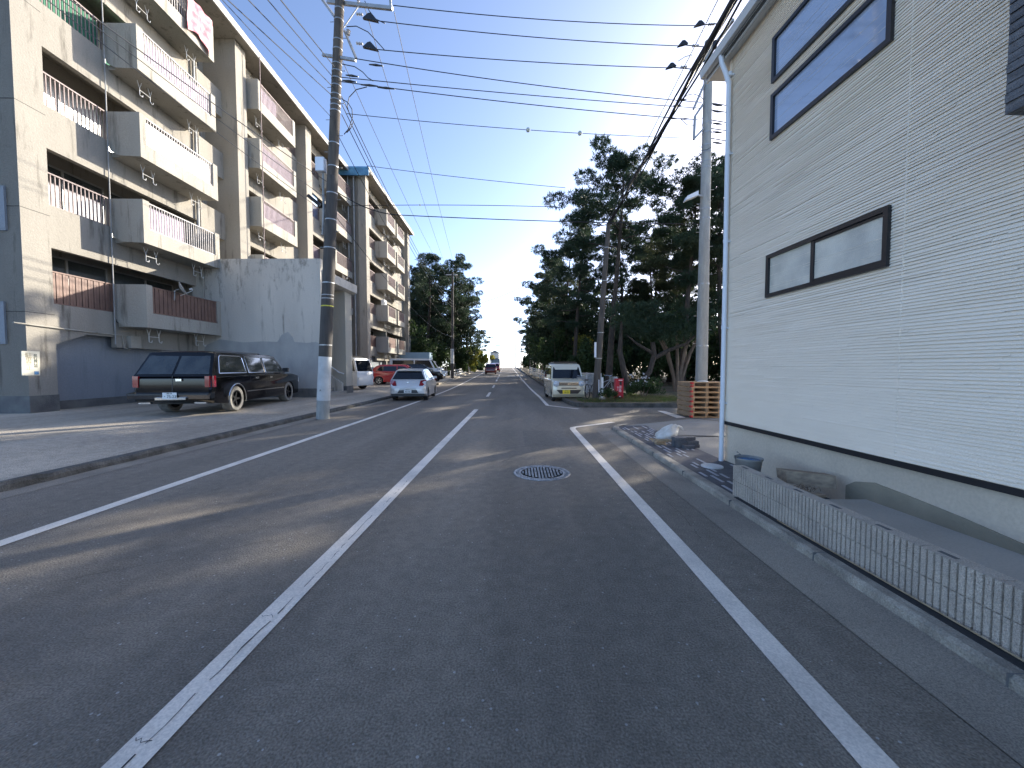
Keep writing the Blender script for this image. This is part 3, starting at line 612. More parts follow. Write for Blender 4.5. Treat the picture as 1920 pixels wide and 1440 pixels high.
mp = n.new('ShaderNodeMapping'); mp.inputs['Scale'].default_value = (2.2, 2.2, .9); l.new(tc.outputs['Object'], mp.inputs[0]); no = n.new('ShaderNodeTexNoise'); no.inputs['Scale'].default_value = 1.7; no.inputs['Detail'].default_value = 10; no.inputs['Roughness'].default_value = .72; l.new(mp.outputs[0], no.inputs['Vector'])
a1 = n.new('ShaderNodeMath'); a1.operation = 'ADD'; l.new(no.outputs[0], a1.inputs[0]); l.new(mz.outputs[0], a1.inputs[1]); a2 = n.new('ShaderNodeMath'); a2.operation = 'ADD'; l.new(a1.outputs[0], a2.inputs[0]); l.new(mxx.outputs[0], a2.inputs[1])
mr = n.new('ShaderNodeMapRange'); mr.inputs[1].default_value = .56; mr.inputs[2].default_value = .76; mr.inputs[4].default_value = .8; l.new(a2.outputs[0], mr.inputs[0]); mx = n.new('ShaderNodeMix'); mx.data_type = 'RGBA'; mx.inputs[7].default_value = (.07, .065, .055, 1); l.new(src, mx.inputs[6]); l.new(mr.outputs[0], mx.inputs[0]); l.new(mx.outputs[2], b_.inputs['Base Color'])
# ---- stair block in front of the recess
sb = thing('stair_tower', 'tall blank grey stained concrete stair enclosure beside the black wagon', 'stair block', (-10.5, 17, .2))
xr_ = -8.37; Z1 = 6.14
mb = MB().box(-13.9, xr_, 16.6, 16.8, .1, Z1); part('front_wall', mb, M['stairwall'], sb)
mb = MB().box(-13.9, xr_ - .12, 19.2, 19.95, .1, 5.75); part('rear_wall', mb, M['stairwall_in'], sb)
mb = MB().box(-13.9, -11.2, 16.8, 19.2, .1, Z1 - .4); part('core', mb, M['stairwall_in'], sb)
A = [(-13.9, 5.75), (xr_ - .1, 5.25), (xr_ + .12, 5.32), (xr_ + .12, 5.72), (-13.9, Z1 - .003)]
part('canopy', MB().prism([(x, 16.801, z) for x, z in A], [(x, 20.1, z) for x, z in A]), M['stairwall'], sb)
mb = MB().box(-13.9, xr_ + .012, 16.585, 16.6, .1, .62); mb.box(-13.9, xr_ - .1, 19.185, 19.97, .1, .6); part('plinth', mb, M['plinth'], sb)
mb = MB()
for i in range(6): mb.box(xr_ - .35 - .3 * (i + 1), xr_ - .35 - .3 * i + (.0 if i else .25), 16.81, 19.18, .1, .38 + .165 * i)
part('steps', mb, M['apron'], sb)
part('stringer', MB().prism([(xr_ - .25, 19.0, .3), (xr_ - .25, 19.0, .75), (-11.1, 19.0, 2.5), (-11.1, 19.0, .3)], [(xr_ - .25, 19.19, .3), (xr_ - .25, 19.19, .75), (-11.1, 19.19, 2.5), (-11.1, 19.19, .3)]), M['stairwall'], sb)
part('handrail', MB().tube([(xr_ - .1, 18.9, 1.22), (xr_ - .3, 18.9, 1.28), (-10.6, 18.9, 2.6)], .025, 8).bar((xr_ - .45, 18.9, 1.33), (xr_ - .45, 19.2, 1.25), .02), M['pvc'], sb)
rp = [at(px, py, 16.597) for px, py in ((384, 648), (412, 636), (455, 642), (492, 640), (520, 641), (528, 628), (540, 622), (549, 632), (552, 641), (575, 643), (592, 641), (606, 645))]; rp = [Vector((min(p.x, xr_ - .003), p.y, p.z)) for p in rp]; ring = rp + [Vector((xr_ - .003, 16.597, .62)), Vector((-13.6, 16.597, .62))]
part('repaint_patch', MB().prism(ring, [p + Vector((0, .01, 0)) for p in ring]), M['repaint'], sb)
pipe(sb, lambda x, y, z: (x, y, z), [(-13.35, 16.52, 6.1), (-13.35, 16.52, 3.05), (-13.42, 16.5, 2.95), (-13.9, 16.5, 2.9)], .022, 'facade_w', 'conduit')
# ================================================================ NEW HOUSE
HY, HX = 6.1, 3.22
def H(u, v, z): return (HX + .055 * (HY - u) - v, u + .055 * v * -1, z)   # v outwards, towards the road
hn = (1, .055, 0)
def onH(px, py, v=0.0):
    p = onp(px, py, H(0, v, 0), hn); return p.y, p.z
hs = thing('new_house', 'two storey new house with cream horizontal siding, black window frames and grey foundation', 'house', H(HY, 0, 0))
zf = .645; zt = 6.2
mb = MB().fbox(H, -9, HY - .006, -7, -.012, zf - .003, zt); part('core_wall', mb, M['siding'], hs)
mb = MB(); rnd = random.Random(9); pitch = .0285; k = 0; z = zf + .02
while z < zt:    # siding courses with broken lips
    u = -6.0
    while u < HY:
        u2 = min(HY, u + rnd.uniform(.25, 1.6)); dz = rnd.uniform(-.0045, .0045); lip = rnd.uniform(.0125, .016)
        mb.add([H(u, lip, z + dz), H(u2, lip, z + dz), H(u2, 0, z + pitch + .004), H(u, 0, z + pitch + .004), H(u, -.010, z + dz + .005), H(u2, -.010, z + dz + .005)], [(0, 1, 2, 3), (4, 5, 1, 0)])
        u = u2
    z += pitch
part('siding', mb, M['siding'], hs, fix=False)
mb = MB()
for px in (1694,):
    u, _ = onH(px, 500); mb.fbox(H, u - .006, u + .006, -.01, .0095, zf + .02, zt)
mb.fbox(H, HY - .035, HY + .012, -.05, .014, zf + .02, zt); part('joint_trim', mb, M['siding'], hs)
part('foundation', MB().fbox(H, -9, HY - .02, -7, -.028, -.1, zf - .004), M['founda'], hs)
part('drip_strip', MB().prism([H(-9, -.03, zf - .02), H(-9, .02, zf - .015), H(-9, .014, zf + .035), H(-9, -.03, zf + .05)], [H(HY, -.03, zf - .02), H(HY, .02, zf - .015), H(HY, .014, zf + .035), H(HY, -.03, zf + .05)]), M['black'], hs)
# wet render band on the foundation
top = [(1588, 910), (1605, 903), (1640, 905), (1700, 928), (1800, 968), (1920, 1020)]
pt = [onH(x, y, -.024) for x, y in top]; pt.append((0.2, pt[-1][1] + .0)); pt.append((-4, .3))
mb = MB(); ring0 = [H(u, -.028, z) for u, z in pt] + [H(-4, -.028, .1), H(pt[0][0], -.028, .1)]; ring1 = [H(u, -.012, z) for u, z in pt] + [H(-4, -.012, .1), H(pt[0][0], -.012, .1)]
part('render_patch', MB().prism(ring0, ring1), M['mortar'], hs)
def hwin(c4, gm, mull=False, t_=.05):
    us = [onH(*c)[0] for c in c4]; zs = [onH(*c)[1] for c in c4]
    u1, u0 = (us[0] + us[1]) / 2, (us[2] + us[3]) / 2; z1, z0 = max((zs[0] + zs[3]) / 2, 0), (zs[1] + zs[2]) / 2
    return u0, u1, z0, z1
def build_win(u0, u1, z0, z1, gm, mull):
    t_ = .045; mb = MB()
    for a, b, c_, d in ((u0, u1, z0, z0 + t_), (u0, u1, z1 - t_, z1), (u0, u0 + t_, z0 + t_, z1 - t_), (u1 - t_, u1, z0 + t_, z1 - t_)): mb.fbox(H, a, b, -.03, .045, c_, d)
    if mull:
        um = (u0 + u1) / 2 + .06; mb.fbox(H, um - .022, um + .022, -.02, .03, z0 + t_, z1 - t_)
        mb.fbox(H, u0 + t_, um - .022, -.02, .026, z0 + t_, z0 + t_ + .03); mb.fbox(H, u0 + t_, um - .022, -.02, .026, z1 - t_ - .03, z1 - t_)
    o = part('window', MB().fbox(H, u0 + .01, u1 - .01, -.05, .004, z0 + .01, z1 - .01), M['black'], hs)
    part('frame', mb, M['black'], o); part('pane', MB().fbox(H, u0 + t_, u1 - t_, .006, .014, z0 + t_, z1 - t_), M[gm], o)
u0, u1, z0, z1 = hwin([(1441, 478), (1441, 560), (1672, 497), (1672, 388)], 'frost'); build_win(u0, u1, z0, z1, 'frost', True)
ub, ua = onH(1450, 220)[0], onH(1681, 0)[0]
zb0 = (onH(1449, 263)[1] + onH(1681, 75)[1]) / 2; zb1 = onH(1449, 181)[1]
build_win(ua, ub, zb0, zb1, 'hglass', False)
zc0, zc1 = onH(1453, 156)[1], onH(1453, 73)[1]; build_win(ua, ub, zc0, zc1, 'hglass', False)
# tile clad bay
P = onp(1872, 222, (3.0, 0, 0), (1, .055, 0)); bz = P.z; bu = P.y
mb = MB().fbox(H, -3, bu, .0, (HX + .055 * (HY - bu)) - P.x, bz, zt - .1); o = part('bay', mb, M['tile'], hs)
mb = MB(); z = bz + .06; vb = (HX + .055 * (HY - bu)) - P.x; rr = random.Random(2)
while z < zt - .1:
    u = bu - .002
    while u > -.5:
        u2 = u - rr.uniform(.1, .25); mb.fbox(H, u2 + .006, u - .004, vb, vb + rr.uniform(.004, .014), z, z + .048); u = u2
    z += .056
part('brick_tiles', mb, M['tile'], o)
# eaves, gutter, downpipe
mb = MB(); e = .12
mb.hexa([H(-9, e, 6.120), H(HY + .42, e, 6.120), H(HY + .42, -7, 6.120), H(-9, -7, 6.120), H(-9, e, 6.210), H(HY + .42, e, 6.210), H(HY + .42, -7, 6.210), H(-9, -7, 6.210)]); part('soffit', mb, M['fascia'], hs)
mb = MB(); A = [(e + .02, 6.210), (-3.4, 7.550), (-7.3, 6.210)]; mb.prism([H(-9, v, z) for v, z in A], [H(HY + .47, v, z) for v, z in A]); part('roof', mb, M['roof'], hs)
part('fascia_board', MB().fbox(H, -9, HY + .44, e, e + .025, 6.090, 6.270), M['fascia'], hs)
A = [(e + .03, 6.250), (e + .03, 6.160), (e + .06, 6.130), (e + .13, 6.140), (e + .15, 6.250)]
part('gutter', MB().prism([H(-9, v, z) for v, z in A], [H(HY + .42, v, z) for v, z in A]), M['fascia'], hs, smooth=40)
loose('soffit_vent', MB().fbox(H, -2, HY - .1, .10, .16, 6.112, 6.118).fbox(H, -2, HY - .1, .2, .215, 6.112, 6.118), M['plinth'], hs)
part('downpipe', MB().tube([H(HY - .06, e + .08, 6.150), H(HY - .06, e + .06, 6.030), H(HY - .06, .12, 5.900), H(HY - .06, .07, 5.750), H(HY - .06, .06, 3), H(HY - .06, .06, .03)], .033, 14), M['pvc'], hs, smooth=50)
mb = MB()
for z in (.95, 2.1, 3.4, 4.7, 5.85): mb.lathe([(.038, z), (.038, z + .05)], Matrix.Translation((*H(HY - .06, .06, 0)[:2], 0)), 14); mb.fbox(H, HY - .1, HY - .02, -.01, .03, z, z + .02)
loose('pipe_bracket', mb, M['pvc'], hs)
# ================================================================ LOW RIBBED BLOCK WALL
wl = thing('block_wall', 'low ribbed grey concrete block wall along the kerb in front of the house', 'wall', (2.48, 3, .05))
X0 = lambda y: 2.445 + .014 * (4.4 - y)
mb = MB(); rb2 = random.Random(8)
for (z0, z1) in ((.055, .232), (.240, .405)):
    y = 4.4; 
    while y > -4:
        mb.hexa([(X0(y), y - .028, z0), (X0(y) + .016, y - .028, z0), (X0(y) + .016, y, z0), (X0(y), y, z0), (X0(y), y - .028, z1), (X0(y) + .016, y - .028, z1), (X0(y) + .016, y, z1), (X0(y), y, z1)]); y -= .0405
part('ribs', mb, M['block'], wl)
mb = MB()
y = 4.4
while y > -4:
    y2 = y - .4; a, b_ = X0(y) + .0125, X0(y2) + .0125
    for (z0, z1) in ((.05, .235), (.239, .402)): mb.hexa([(b_, y2 + .005, z0), (b_ + .105, y2 + .005, z0), (a + .105, y - .002, z0), (a, y - .002, z0), (b_, y2 + .005, z1), (b_ + .105, y2 + .005, z1), (a + .105, y - .002, z1), (a, y - .002, z1)])
    y = y2
part('blocks', mb, M['block'], wl)
mb = MB(); y = 4.33
while y > -3.5:
    mb.hexa([(X0(y) + .045, y - .1, .38), (X0(y) + .075, y - .1, .38), (X0(y) + .075, y, .38), (X0(y) + .045, y, .38), (X0(y) + .045, y - .1, .4032), (X0(y) + .075, y - .1, .4032), (X0(y) + .075, y, .4032), (X0(y) + .045, y, .4032)]); y -= .4
loose('core_hole', mb, M['plinth'], wl)
mb = MB(); mb.hexa([(X0(-4) + .034, -4, .03), (X0(-4) + .1, -4, .03), (X0(4.4) + .1, 4.395, .03), (X0(4.4) + .034, 4.395, .03), (X0(-4) + .034, -4, .396), (X0(-4) + .1, -4, .396), (X0(4.4) + .1, 4.395, .396), (X0(4.4) + .034, 4.395, .396)]); part('mortar_joint', mb, M['plinth'], wl)
struct(part('yard_slab', MB().box(2.58, 3.6, -6, 3.75, .05, .235), M['slab'])); struct(part('yard_slab', MB().box(2.58, 3.6, 3.76, 4.3, .05, .10), M['kerb_dark']))
struct(part('dirt_strip', MB().box(2.40, 2.46, -6, 4.3, .04, .0715), M['crack']))
tag(part('reinforcing_bar', MB().tube([(2.43 + .02 * math.sin(y), y, .085) for y in rows(.5, 3.6, .4)], .0045, 6), M['rope']), 'long thin rusty bar lying along the foot of the ribbed wall', 'steel bar')
# things behind the low wall
c = at(1403, 875, 4.55); t = thing('mortar_bucket', 'grey mortar crusted bucket full of blue water behind the low wall', 'bucket', (c.x + .03, 4.6, .1)); bx, by = c.x + .03, 4.6
Mx = Matrix.Translation((bx, by, 0)); part('shell', MB().lathe([(.10, .10), (.145, .44), (.152, .445), (.152, .425), (.14, .43), (.10, .12)], Mx, 28, False), M['bucket'], t, smooth=50)
part('water', MB().lathe([(.137, .415), (.001, .417)], Mx, 28, False), M['bluewater'], t)
part('handle', MB().tube([(bx - .15, by, .43), (bx - .17, by - .02, .47), (bx - .14, by - .08, .50), (bx - .16, by - .04, .52)], .007, 6), M['plinth'], t)
c = at(1458, 892, 3.95)
tag(part('timber_block', MB().hexa([(2.86, 4.28, .3), (2.86, 4.12, .28), (3.22, 3.92, .28), (3.22, 4.06, .3), (2.86, 4.30, .40), (2.86, 4.14, .41), (3.22, 3.94, .41), (3.22, 4.08, .40)]), M['wood']), 'short offcut of old timber beside the blue water bucket', 'timber')
tag(part('timber_board', MB().hexa([(2.66, 3.80, .237), (2.66, 3.70, .237), (3.02, 3.80, .237), (3.0, 3.88, .237), (2.66, 3.80, .262), (2.66, 3.70, .262), (3.02, 3.80, .262), (3.0, 3.88, .262)]), M['wood']), 'flat pale board lying on the new yard slab behind the low wall', 'board')
mb = MB(); rr = random.Random(6)
for i in range(16):
    p = Vector((2.95 + rr.uniform(-.1, .12), 3.98 + rr.uniform(-.06, .06), .24)); mb.tube([p, p + Vector((rr.uniform(-.08, .08), rr.uniform(-.05, .05), rr.uniform(.02, .07))), p + Vector((rr.uniform(-.14, .14), rr.uniform(-.08, .08), 0.01))], .004, 4)
tag(part('wood_scrap', mb, M['wood']), 'tangle of wood splinters lying next to the timber offcut', 'wood scrap')
# ---- bag, rope, pavers
c = gp(1252, 828, .06); bg = Vector((c.x, c.y, .06))
mb = MB(); NU, NV = 22, 14; rr = random.Random(12); ph = [rr.uniform(0, 6.28) for _ in range(8)]
for j in range(NV + 1):
    t_ = j / NV
    for i in range(NU):
        a = 2 * math.pi * i / NU; r = math.sin(math.pi * min(.98, .12 + .86 * t_ ** .9)) ** .6 * .17
        r *= 1 + .13 * math.sin(3 * a + ph[0] + 5 * t_) + .07 * math.sin(7 * a + ph[1] - 9 * t_)
        mb.v.append((bg.x + .06 - .22 * (1 - t_) + r * math.cos(a) * 1.15 + .1, bg.y + .1 + r * math.sin(a) * .9, bg.z + .005 + .31 * t_ + .02 * math.sin(4 * a + ph[2]) * t_))
for j in range(NV):
    for i in range(NU): mb.f.append((j * NU + i, j * NU + (i + 1) % NU, (j + 1) * NU + (i + 1) % NU, (j + 1) * NU + i))
mb.f.append(tuple(range(NU))[::-1]); mb.f.append(tuple(NV * NU + i for i in range(NU)))
t = thing('plastic_sack', 'crumpled white plastic sack slumped on the pavers behind the stacked blocks', 'sack', bg)
part('sack_body', mb, M['bag'], t, smooth=70); part('tied_ear', MB().tube([bg + Vector((.22, .08, .28)), bg + Vector((.29, .07, .27)), bg + Vector((.33, .06, .22))], [.04, .02, .008], 7), M['bag'], t)
c = gp(1240, 833, .06); mb = MB()
for k in range(5): mb.tube([(c.x + (.10 + .012 * k) * math.cos(a) * (1 + .05 * k) - .02, c.y + .09 * math.sin(a + k), .075 + .018 * k + .01 * math.sin(3 * a + k)) for a in [i * .42 for i in range(16)]], .011, 6)
tag(part('coiled_rope', mb, M['rope']), 'coil of tan rope lying in front of the white sack', 'rope')
bk = MB(); bk.box(-.10, .10, -.05, .05, 0, .058); first = None
b0 = gp(1262, 836, .06)
lays = [(0, 0, 0), (.02, -.11, 0), (.10, -.22, 0), (.23, -.10, 0), (0, 0, 1), (.02, -.11, 1), (.22, -.09, 1), (.0, .0, 2), (.0, -.105, 2), (.19, -.02, 2)]
names = ['back', 'middle', 'front', 'right']
for i, (dx, dy, l_) in enumerate(lays):
    if first is None: first = o = part('paver_block', bk, M['brick'])
    else: o = first.copy(); sc.collection.objects.link(o)
    o.location = (b0.x + .08 + dx, b0.y - .02 + dy, .0605 + .0595 * l_); o.rotation_euler = (0, 0, rr.uniform(-.05, .05))
    tag(o, 'dark grey paver block in the %s layer of the small stack by the white sack' % ('bottom', 'middle', 'top')[l_], 'paver block', 'loose grey paver blocks')
# ---- pallets
pg = gp(1296, 783, .012); px0, py0 = pg.x, pg.y
plt0 = None
for k in range(7):
    if plt0 is None:
        plt0 = t = thing('pallet', '', 'pallet', (px0, py0, .012), 0, 'wooden pallets stacked by the house')
        mb = MB()
        for i in range(6): mb.box(0, 1.2, .0 + i * .19, .1 + i * .19, .128, .15)
        part('top_boards', mb, M['pallet'], t, local=True)
        mb = MB()
        for i in range(3): mb.box(0, 1.2, .0 + i * .475, .1 + i * .475, .0, .022)
        part('bottom_boards', mb, M['pallet'], t, local=True)
        mb = MB()
        for x in (0.0, .42, .80, 1.10): mb.box(x, x + .09, .004, 1.046, .0225, .1275)
        part('stringers', mb, M['palletdk'], t, local=True)
    else: t = copy_tree(plt0)
    t.location = (px0 + .008 * math.sin(k * 2.3), py0 + .006 * math.cos(k * 3.1), .014 + .1515 * k)
    t['label'] = ['lowest', 'second lowest', 'third lowest', 'middle', 'third from top', 'second from top', 'topmost'][k] + ' of the seven wooden pallets stacked by the house corner'
    if k in (0, 6): part('red_corner', MB().box(-.003, .05, -.003, .12, .0 if k == 0 else .09, .06 if k == 0 else .153), M['redpaint'], t, local=True)
tag(part('rag', MB().lathe([(.11, 1.078), (.10, 1.10), (.05, 1.125), (.001, 1.13)], Matrix.Translation((px0 + .42, py0 + .2, .0)) @ Matrix.Scale(1.6, 4, (1, 0, 0)), 9, False), M['bag']), 'small white rag on top of the pallet stack', 'rag')
# ================================================================ UTILITY POLES
def band(p, r, z0, z1, x_of, m=None, name='steel_band'):
    mb = MB()
    for z in (z0 if isinstance(z0, list) else [z0]): mb.lathe([(r(z) + .004, z), (r(z) + .008, z + .004), (r(z) + .008, z + z1 - .004), (r(z) + .004, z + z1)], Matrix.Translation(x_of(z)), 20, False)
    return loose(name, mb, m or M['band'], p)
# left dark pole
base = gp(605, 784, .02); top_ = at(637, 0, base.y)
ax = lambda z: Vector((base.x + (top_.x - base.x) * z / top_.z, base.y, 0))
rL = lambda z: .185 - .0055 * z
LP = thing('utility_pole', 'near dark utility pole with a white painted band at its foot, left kerb', 'utility pole', (base.x, base.y, 0), 0, 'utility poles')
def seg(z0, z1, m, nm, r=rL, x=None, root=LP, n=20):
    x = x or ax; mb = MB(); N = max(2, int((z1 - z0) / .5)); mb.tube([x(z0 + (z1 - z0) * i / N) + Vector((0, 0, z0 + (z1 - z0) * i / N)) for i in range(N + 1)], [r(z0 + (z1 - z0) * i / N) for i in range(N + 1)], n)
    return part(nm, mb, m, root, smooth=40)
seg(0, .55, M['polec'], 'foot', r=lambda z: rL(z) - .002); seg(.551, 1.83, M['polewhite'], 'white_band', r=lambda z: rL(z) + .004); seg(1.831, 7.0, M['poled'], 'sheath', r=lambda z: rL(z) + .005); seg(7.001, 13.0, M['polew'], 'shaft')
band(LP, rL, [2.15, 3.95, 4.95, 5.75, 6.5, 7.25, 7.9, 8.8, 8.95, 9.1, 9.25, 9.5, 9.7, 9.9, 10.1, 10.5, 10.75, 11.3, 11.6, 11.9, 12.1], .035, ax)
band(LP, rL, 3.28, .035, ax, M['yellow'], 'yellow_band'); band(LP, rL, [3.5, 3.6], .03, ax, M['pvc_grey'])
text('A', .09, M['plinth'], LP, frame_m(ax(.85) + Vector((-.01, -rL(.85) - .007, .85)), (1, 0, 0), (0, 0, 1)), local=False)
mb = MB()
for i in range(16): z = 5 + i * .45; s = 1 if i % 2 else -1; p = ax(z) + Vector((0, 0, z)); mb.tube([p + Vector((s * rL(z), 0, 0)), p + Vector((s * (rL(z) + .12), 0, 0))], .009, 5)
loose('step_bolt', mb, M['steel'], LP)
pt_ = lambda z, dx=0, dy=0: ax(z) + Vector((dx, dy, z))
mb = MB(); mb.bar(at(614, 3, 11.55), at(736, 16, 11.2), .075, .09); mb.bar(at(672, 12, 11.35), at(644, 52, 11.3), .025); mb.bar(at(602, -4, 11.9), at(628, 32, 11.5), .06, .06); mb.bar(at(733, 17, 11.2), at(731, -14, 11.2), .06)
mb.bar(at(605, 103, 11.45), at(667, 113, 11.25), .06, .07); mb.bar(at(646, 58, 11.35), at(668, 110, 10.9), .05, .05)
loose('crossarm', mb, M['steel'], LP)
mb = MB()
def insul(mb, p, d, n=3, r=.045, L=.2):
    d = Vector(d).normalized(); q = d.to_track_quat('Z', 'Y').to_matrix().to_4x4(); prof = []
    for i in range(n): h = L * i / n; prof += [(r * .5, h), (r, h + L / n * .35), (r * .5, h + L / n * .8)]
    mb.lathe(prof, Matrix.Translation(p) @ q, 10)
for (px, py) in ((668, 26), (668, 81)): insul(mb, at(px, py, 11.3), (1, 0, -.12))
insul(mb, at(672, 8, 11.35), (0, 0, 1)); insul(mb, at(652, 66, 11.3), (.2, 0, 1), 3, .06, .16)
loose('insulator', mb, M['ceramic'], LP, smooth=40)
mb = MB()
for (px, py) in ((695, 36), (695, 90)):
    a = at(px, py, 11.3); mb.prism([a + Vector(v) for v in ((-.22, -.03, .02), (.22, -.03, -.08), (0, -.03, .16), (-.08, -.03, .14))], [a + Vector(v) for v in ((-.22, .05, .02), (.22, .05, -.08), (0, .05, .16), (-.08, .05, .14))])
for (px, py, L_) in ((660, 142, .18), (655, 152, .2), (693, 160, .25), (724, 165, .25), (705, 122, .2)):
    a = at(px, py, 11.35); mb.tube([a - Vector((L_, 0, -.02)), a, a + Vector((L_, 0, -.03))], [.014, .032, .014], 8)
loose('cable_clamp', mb, M['black'], LP)
mb = MB()
def arc(pts, r=.012, Y=11.4): mb.tube([at(x, y, Y + (i % 2) * .02) for i, (x, y) in enumerate(pts)], r, 6)
arc([(650, 50), (668, 49), (690, 60), (707, 78), (722, 95)]); arc([(640, 185), (652, 192), (660, 205), (661, 220), (655, 240), (645, 252)]); arc([(688, 163), (668, 168), (655, 182), (651, 200), (656, 216), (663, 228), (658, 240), (650, 249)])
arc([(641, 120), (665, 125), (680, 135), (690, 146), (700, 152)]); arc([(684, 2), (692, 20), (705, 36), (722, 44)])
loose('jumper_cable', mb, M['cable'], LP)
a = at(602, 308, 11.3); tb = MB().box(a.x - .12, a.x + .12, a.y - .1, a.y + .08, a.z - .22, a.z + .16); part('terminal_box', tb, M['pvc'], LP)
mb = MB(); mb.tube([at(606, 323, 11.35), at(606, 350, 11.35), at(607, 400, 11.35), at(605, 440, 11.4)], .035, 8); part('riser_conduit', mb, M['pvc_grey'], LP)
mb = MB(); mb.tube([at(577, 366, 11.2), at(588, 375, 11.25), at(600, 385, 11.3)], .05, 8); part('splice_closure', mb, M['black'], LP)
# right concrete pole
rbse = at(1315, 712, 12.90); RP_x = rbse.x; rt = at(1329, 78, 12.90)
ax2 = lambda z: Vector((RP_x + (rt.x - RP_x) * (z - 1.15) / (rt.z - 1.15), 12.90, 0)); rR = lambda z: .19 - .0055 * z
RP = thing('utility_pole', 'pale grey concrete utility pole rising behind the pallet stack', 'utility pole', (*ax2(0)[:2], 0), 0, 'utility poles')
seg(0, rt.z, M['polec'], 'shaft', r=rR, x=ax2, root=RP)
band(RP, rR, [2.2, 4.2, 6.3, 6.6, 7.9, 8.1, 8.4, 8.6, 9.0, 9.3, 10.9], .05, ax2)
mb = MB()
for i in range(20): z = 2.3 + i * .45; s = 1 if i % 2 else -1; p = ax2(z) + Vector((0, 0, z)); mb.tube([p + Vector((s * rR(z), 0, 0)), p + Vector((s * (rR(z) + .12), 0, 0))], .009, 5)
loose('step_bolt', mb, M['steel'], RP)
zt2 = rt.z - .15; c2 = ax2(zt2) + Vector((0, 0, zt2))
mb = MB(); mb.bar(at(1375, 37, 12.00), at(1303, 133, 14.00), .07, .08); mb.bar(at(1300, 205, 12.60), at(1322, 155, 12.85), .05); mb.bar(at(1303, 218, 12.70), at(1322, 190, 12.90), .05); mb.bar(at(1303, 218, 12.70), at(1301, 262, 12.70), .06); mb.bar(at(1300, 262, 12.70), at(1320, 240, 12.85), .05)
loose('crossarm', mb, M['steel'], RP)
mb = MB()
for (px, py) in ((1342, 45), (1312, 85), (1290, 125)): insul(mb, at(px - 14, py + 1, 12.90), (1, 0, .02), 3, .05, .22)
loose('insulator', mb, M['ceramic'], RP, smooth=40)
mb = MB()
for (px, py) in ((1311, 47), (1280, 84), (1258, 126)):
    a = at(px, py, 12.90); mb.prism([a + Vector(v) for v in ((-.17, -.03, -.06), (.17, -.03, .03), (.06, -.03, .13), (-.02, -.03, .12))], [a + Vector(v) for v in ((-.17, .05, -.06), (.17, .05, .03), (.06, .05, .13), (-.02, .05, .12))])
for (px, py) in ((1280, 187), (1270, 198), (1262, 222), (1284, 223)): a = at(px, py, 12.90); mb.tube([a - Vector((.13, 0, 0)), a, a + Vector((.13, 0, 0))], [.012, .028, .012], 8)
for (px, py, q, w_) in ((1311, 47, 1350, 44), (1280, 84, 1322, 88), (1258, 126, 1302, 130)): mb.tube([at(px, py, 12.9), at(q, w_, 12.6)], .014, 6)
for (px, py) in ((1340, 84), (1318, 108)): a = at(px, py, 12.60); mb.tube([a - Vector((0, 0, .1)), a + Vector((0, 0, .1))], .07, 8)
for y0 in (197, 209, 232, 248, 268):
    a = at(1345, y0, 12.90); mb.tube([a - Vector((.15, 0, -.02)), a, a + Vector((.15, 0, -.02))], [.015, .035, .015], 8)
loose('cable_clamp', mb, M['black'], RP)
mb = MB(); arc([(1278, 186), (1290, 178), (1300, 176), (1312, 180), (1320, 187)], .01, 12.80); arc([(1277, 224), (1288, 234), (1300, 235)], .01, 12.80); arc([(1318, 270), (1310, 275), (1313, 282), (1325, 281), (1340, 272)], .008, 12.70); arc([(1271, 115), (1285, 106), (1298, 103)], .01, 12.80)
loose('jumper_cable', mb, M['cable'], RP)
t = thing('street_lamp', 'white box street lamp head on the concrete pole above the pallets', 'street lamp', at(1300, 368, 12.90))
a = at(1300, 368, 12.70); part('lamp_head', MB().hexa([a + Vector(v) for v in ((-.28, -.1, -.16), (.12, -.1, .0), (.12, .1, .0), (-.28, .1, -.16), (-.22, -.1, -.02), (.12, -.1, .14), (.12, .1, .14), (-.22, .1, -.02))]), M['pvc'], t); part('bracket', MB().bar(a + Vector((.1, 0, .05)), ax2(6.7) + Vector((0, 0, a.z + .05)), .05), M['steel'], t)
# slim dark pole by the cream van
b3 = gp(1116, 755, .0); t3 = at(1141, 418, b3.y); SP = thing('utility_pole', 'slim dark leaning utility pole beside the cream van', 'utility pole', (b3.x, b3.y, .0), 0, 'utility poles')
ax3 = lambda z: Vector((b3.x + (t3.x - b3.x) * z / t3.z, b3.y, 0)); seg(0, t3.z, M['polew'], 'shaft', r=lambda z: .155 - .009 * z, x=ax3, root=SP, n=14)
band(SP, lambda z: .155 - .009 * z, [1.9, 3.0, 5.2, 6.6], .03, ax3); loose('marker_plate', MB().box(b3.x - .09, b3.x + .0, b3.y - .165, b3.y - .155, 1.95, 2.6).box(b3.x + .1, b3.x + .13, b3.y - .2, b3.y - .15, .4, 1.0), M['pvc'], SP)
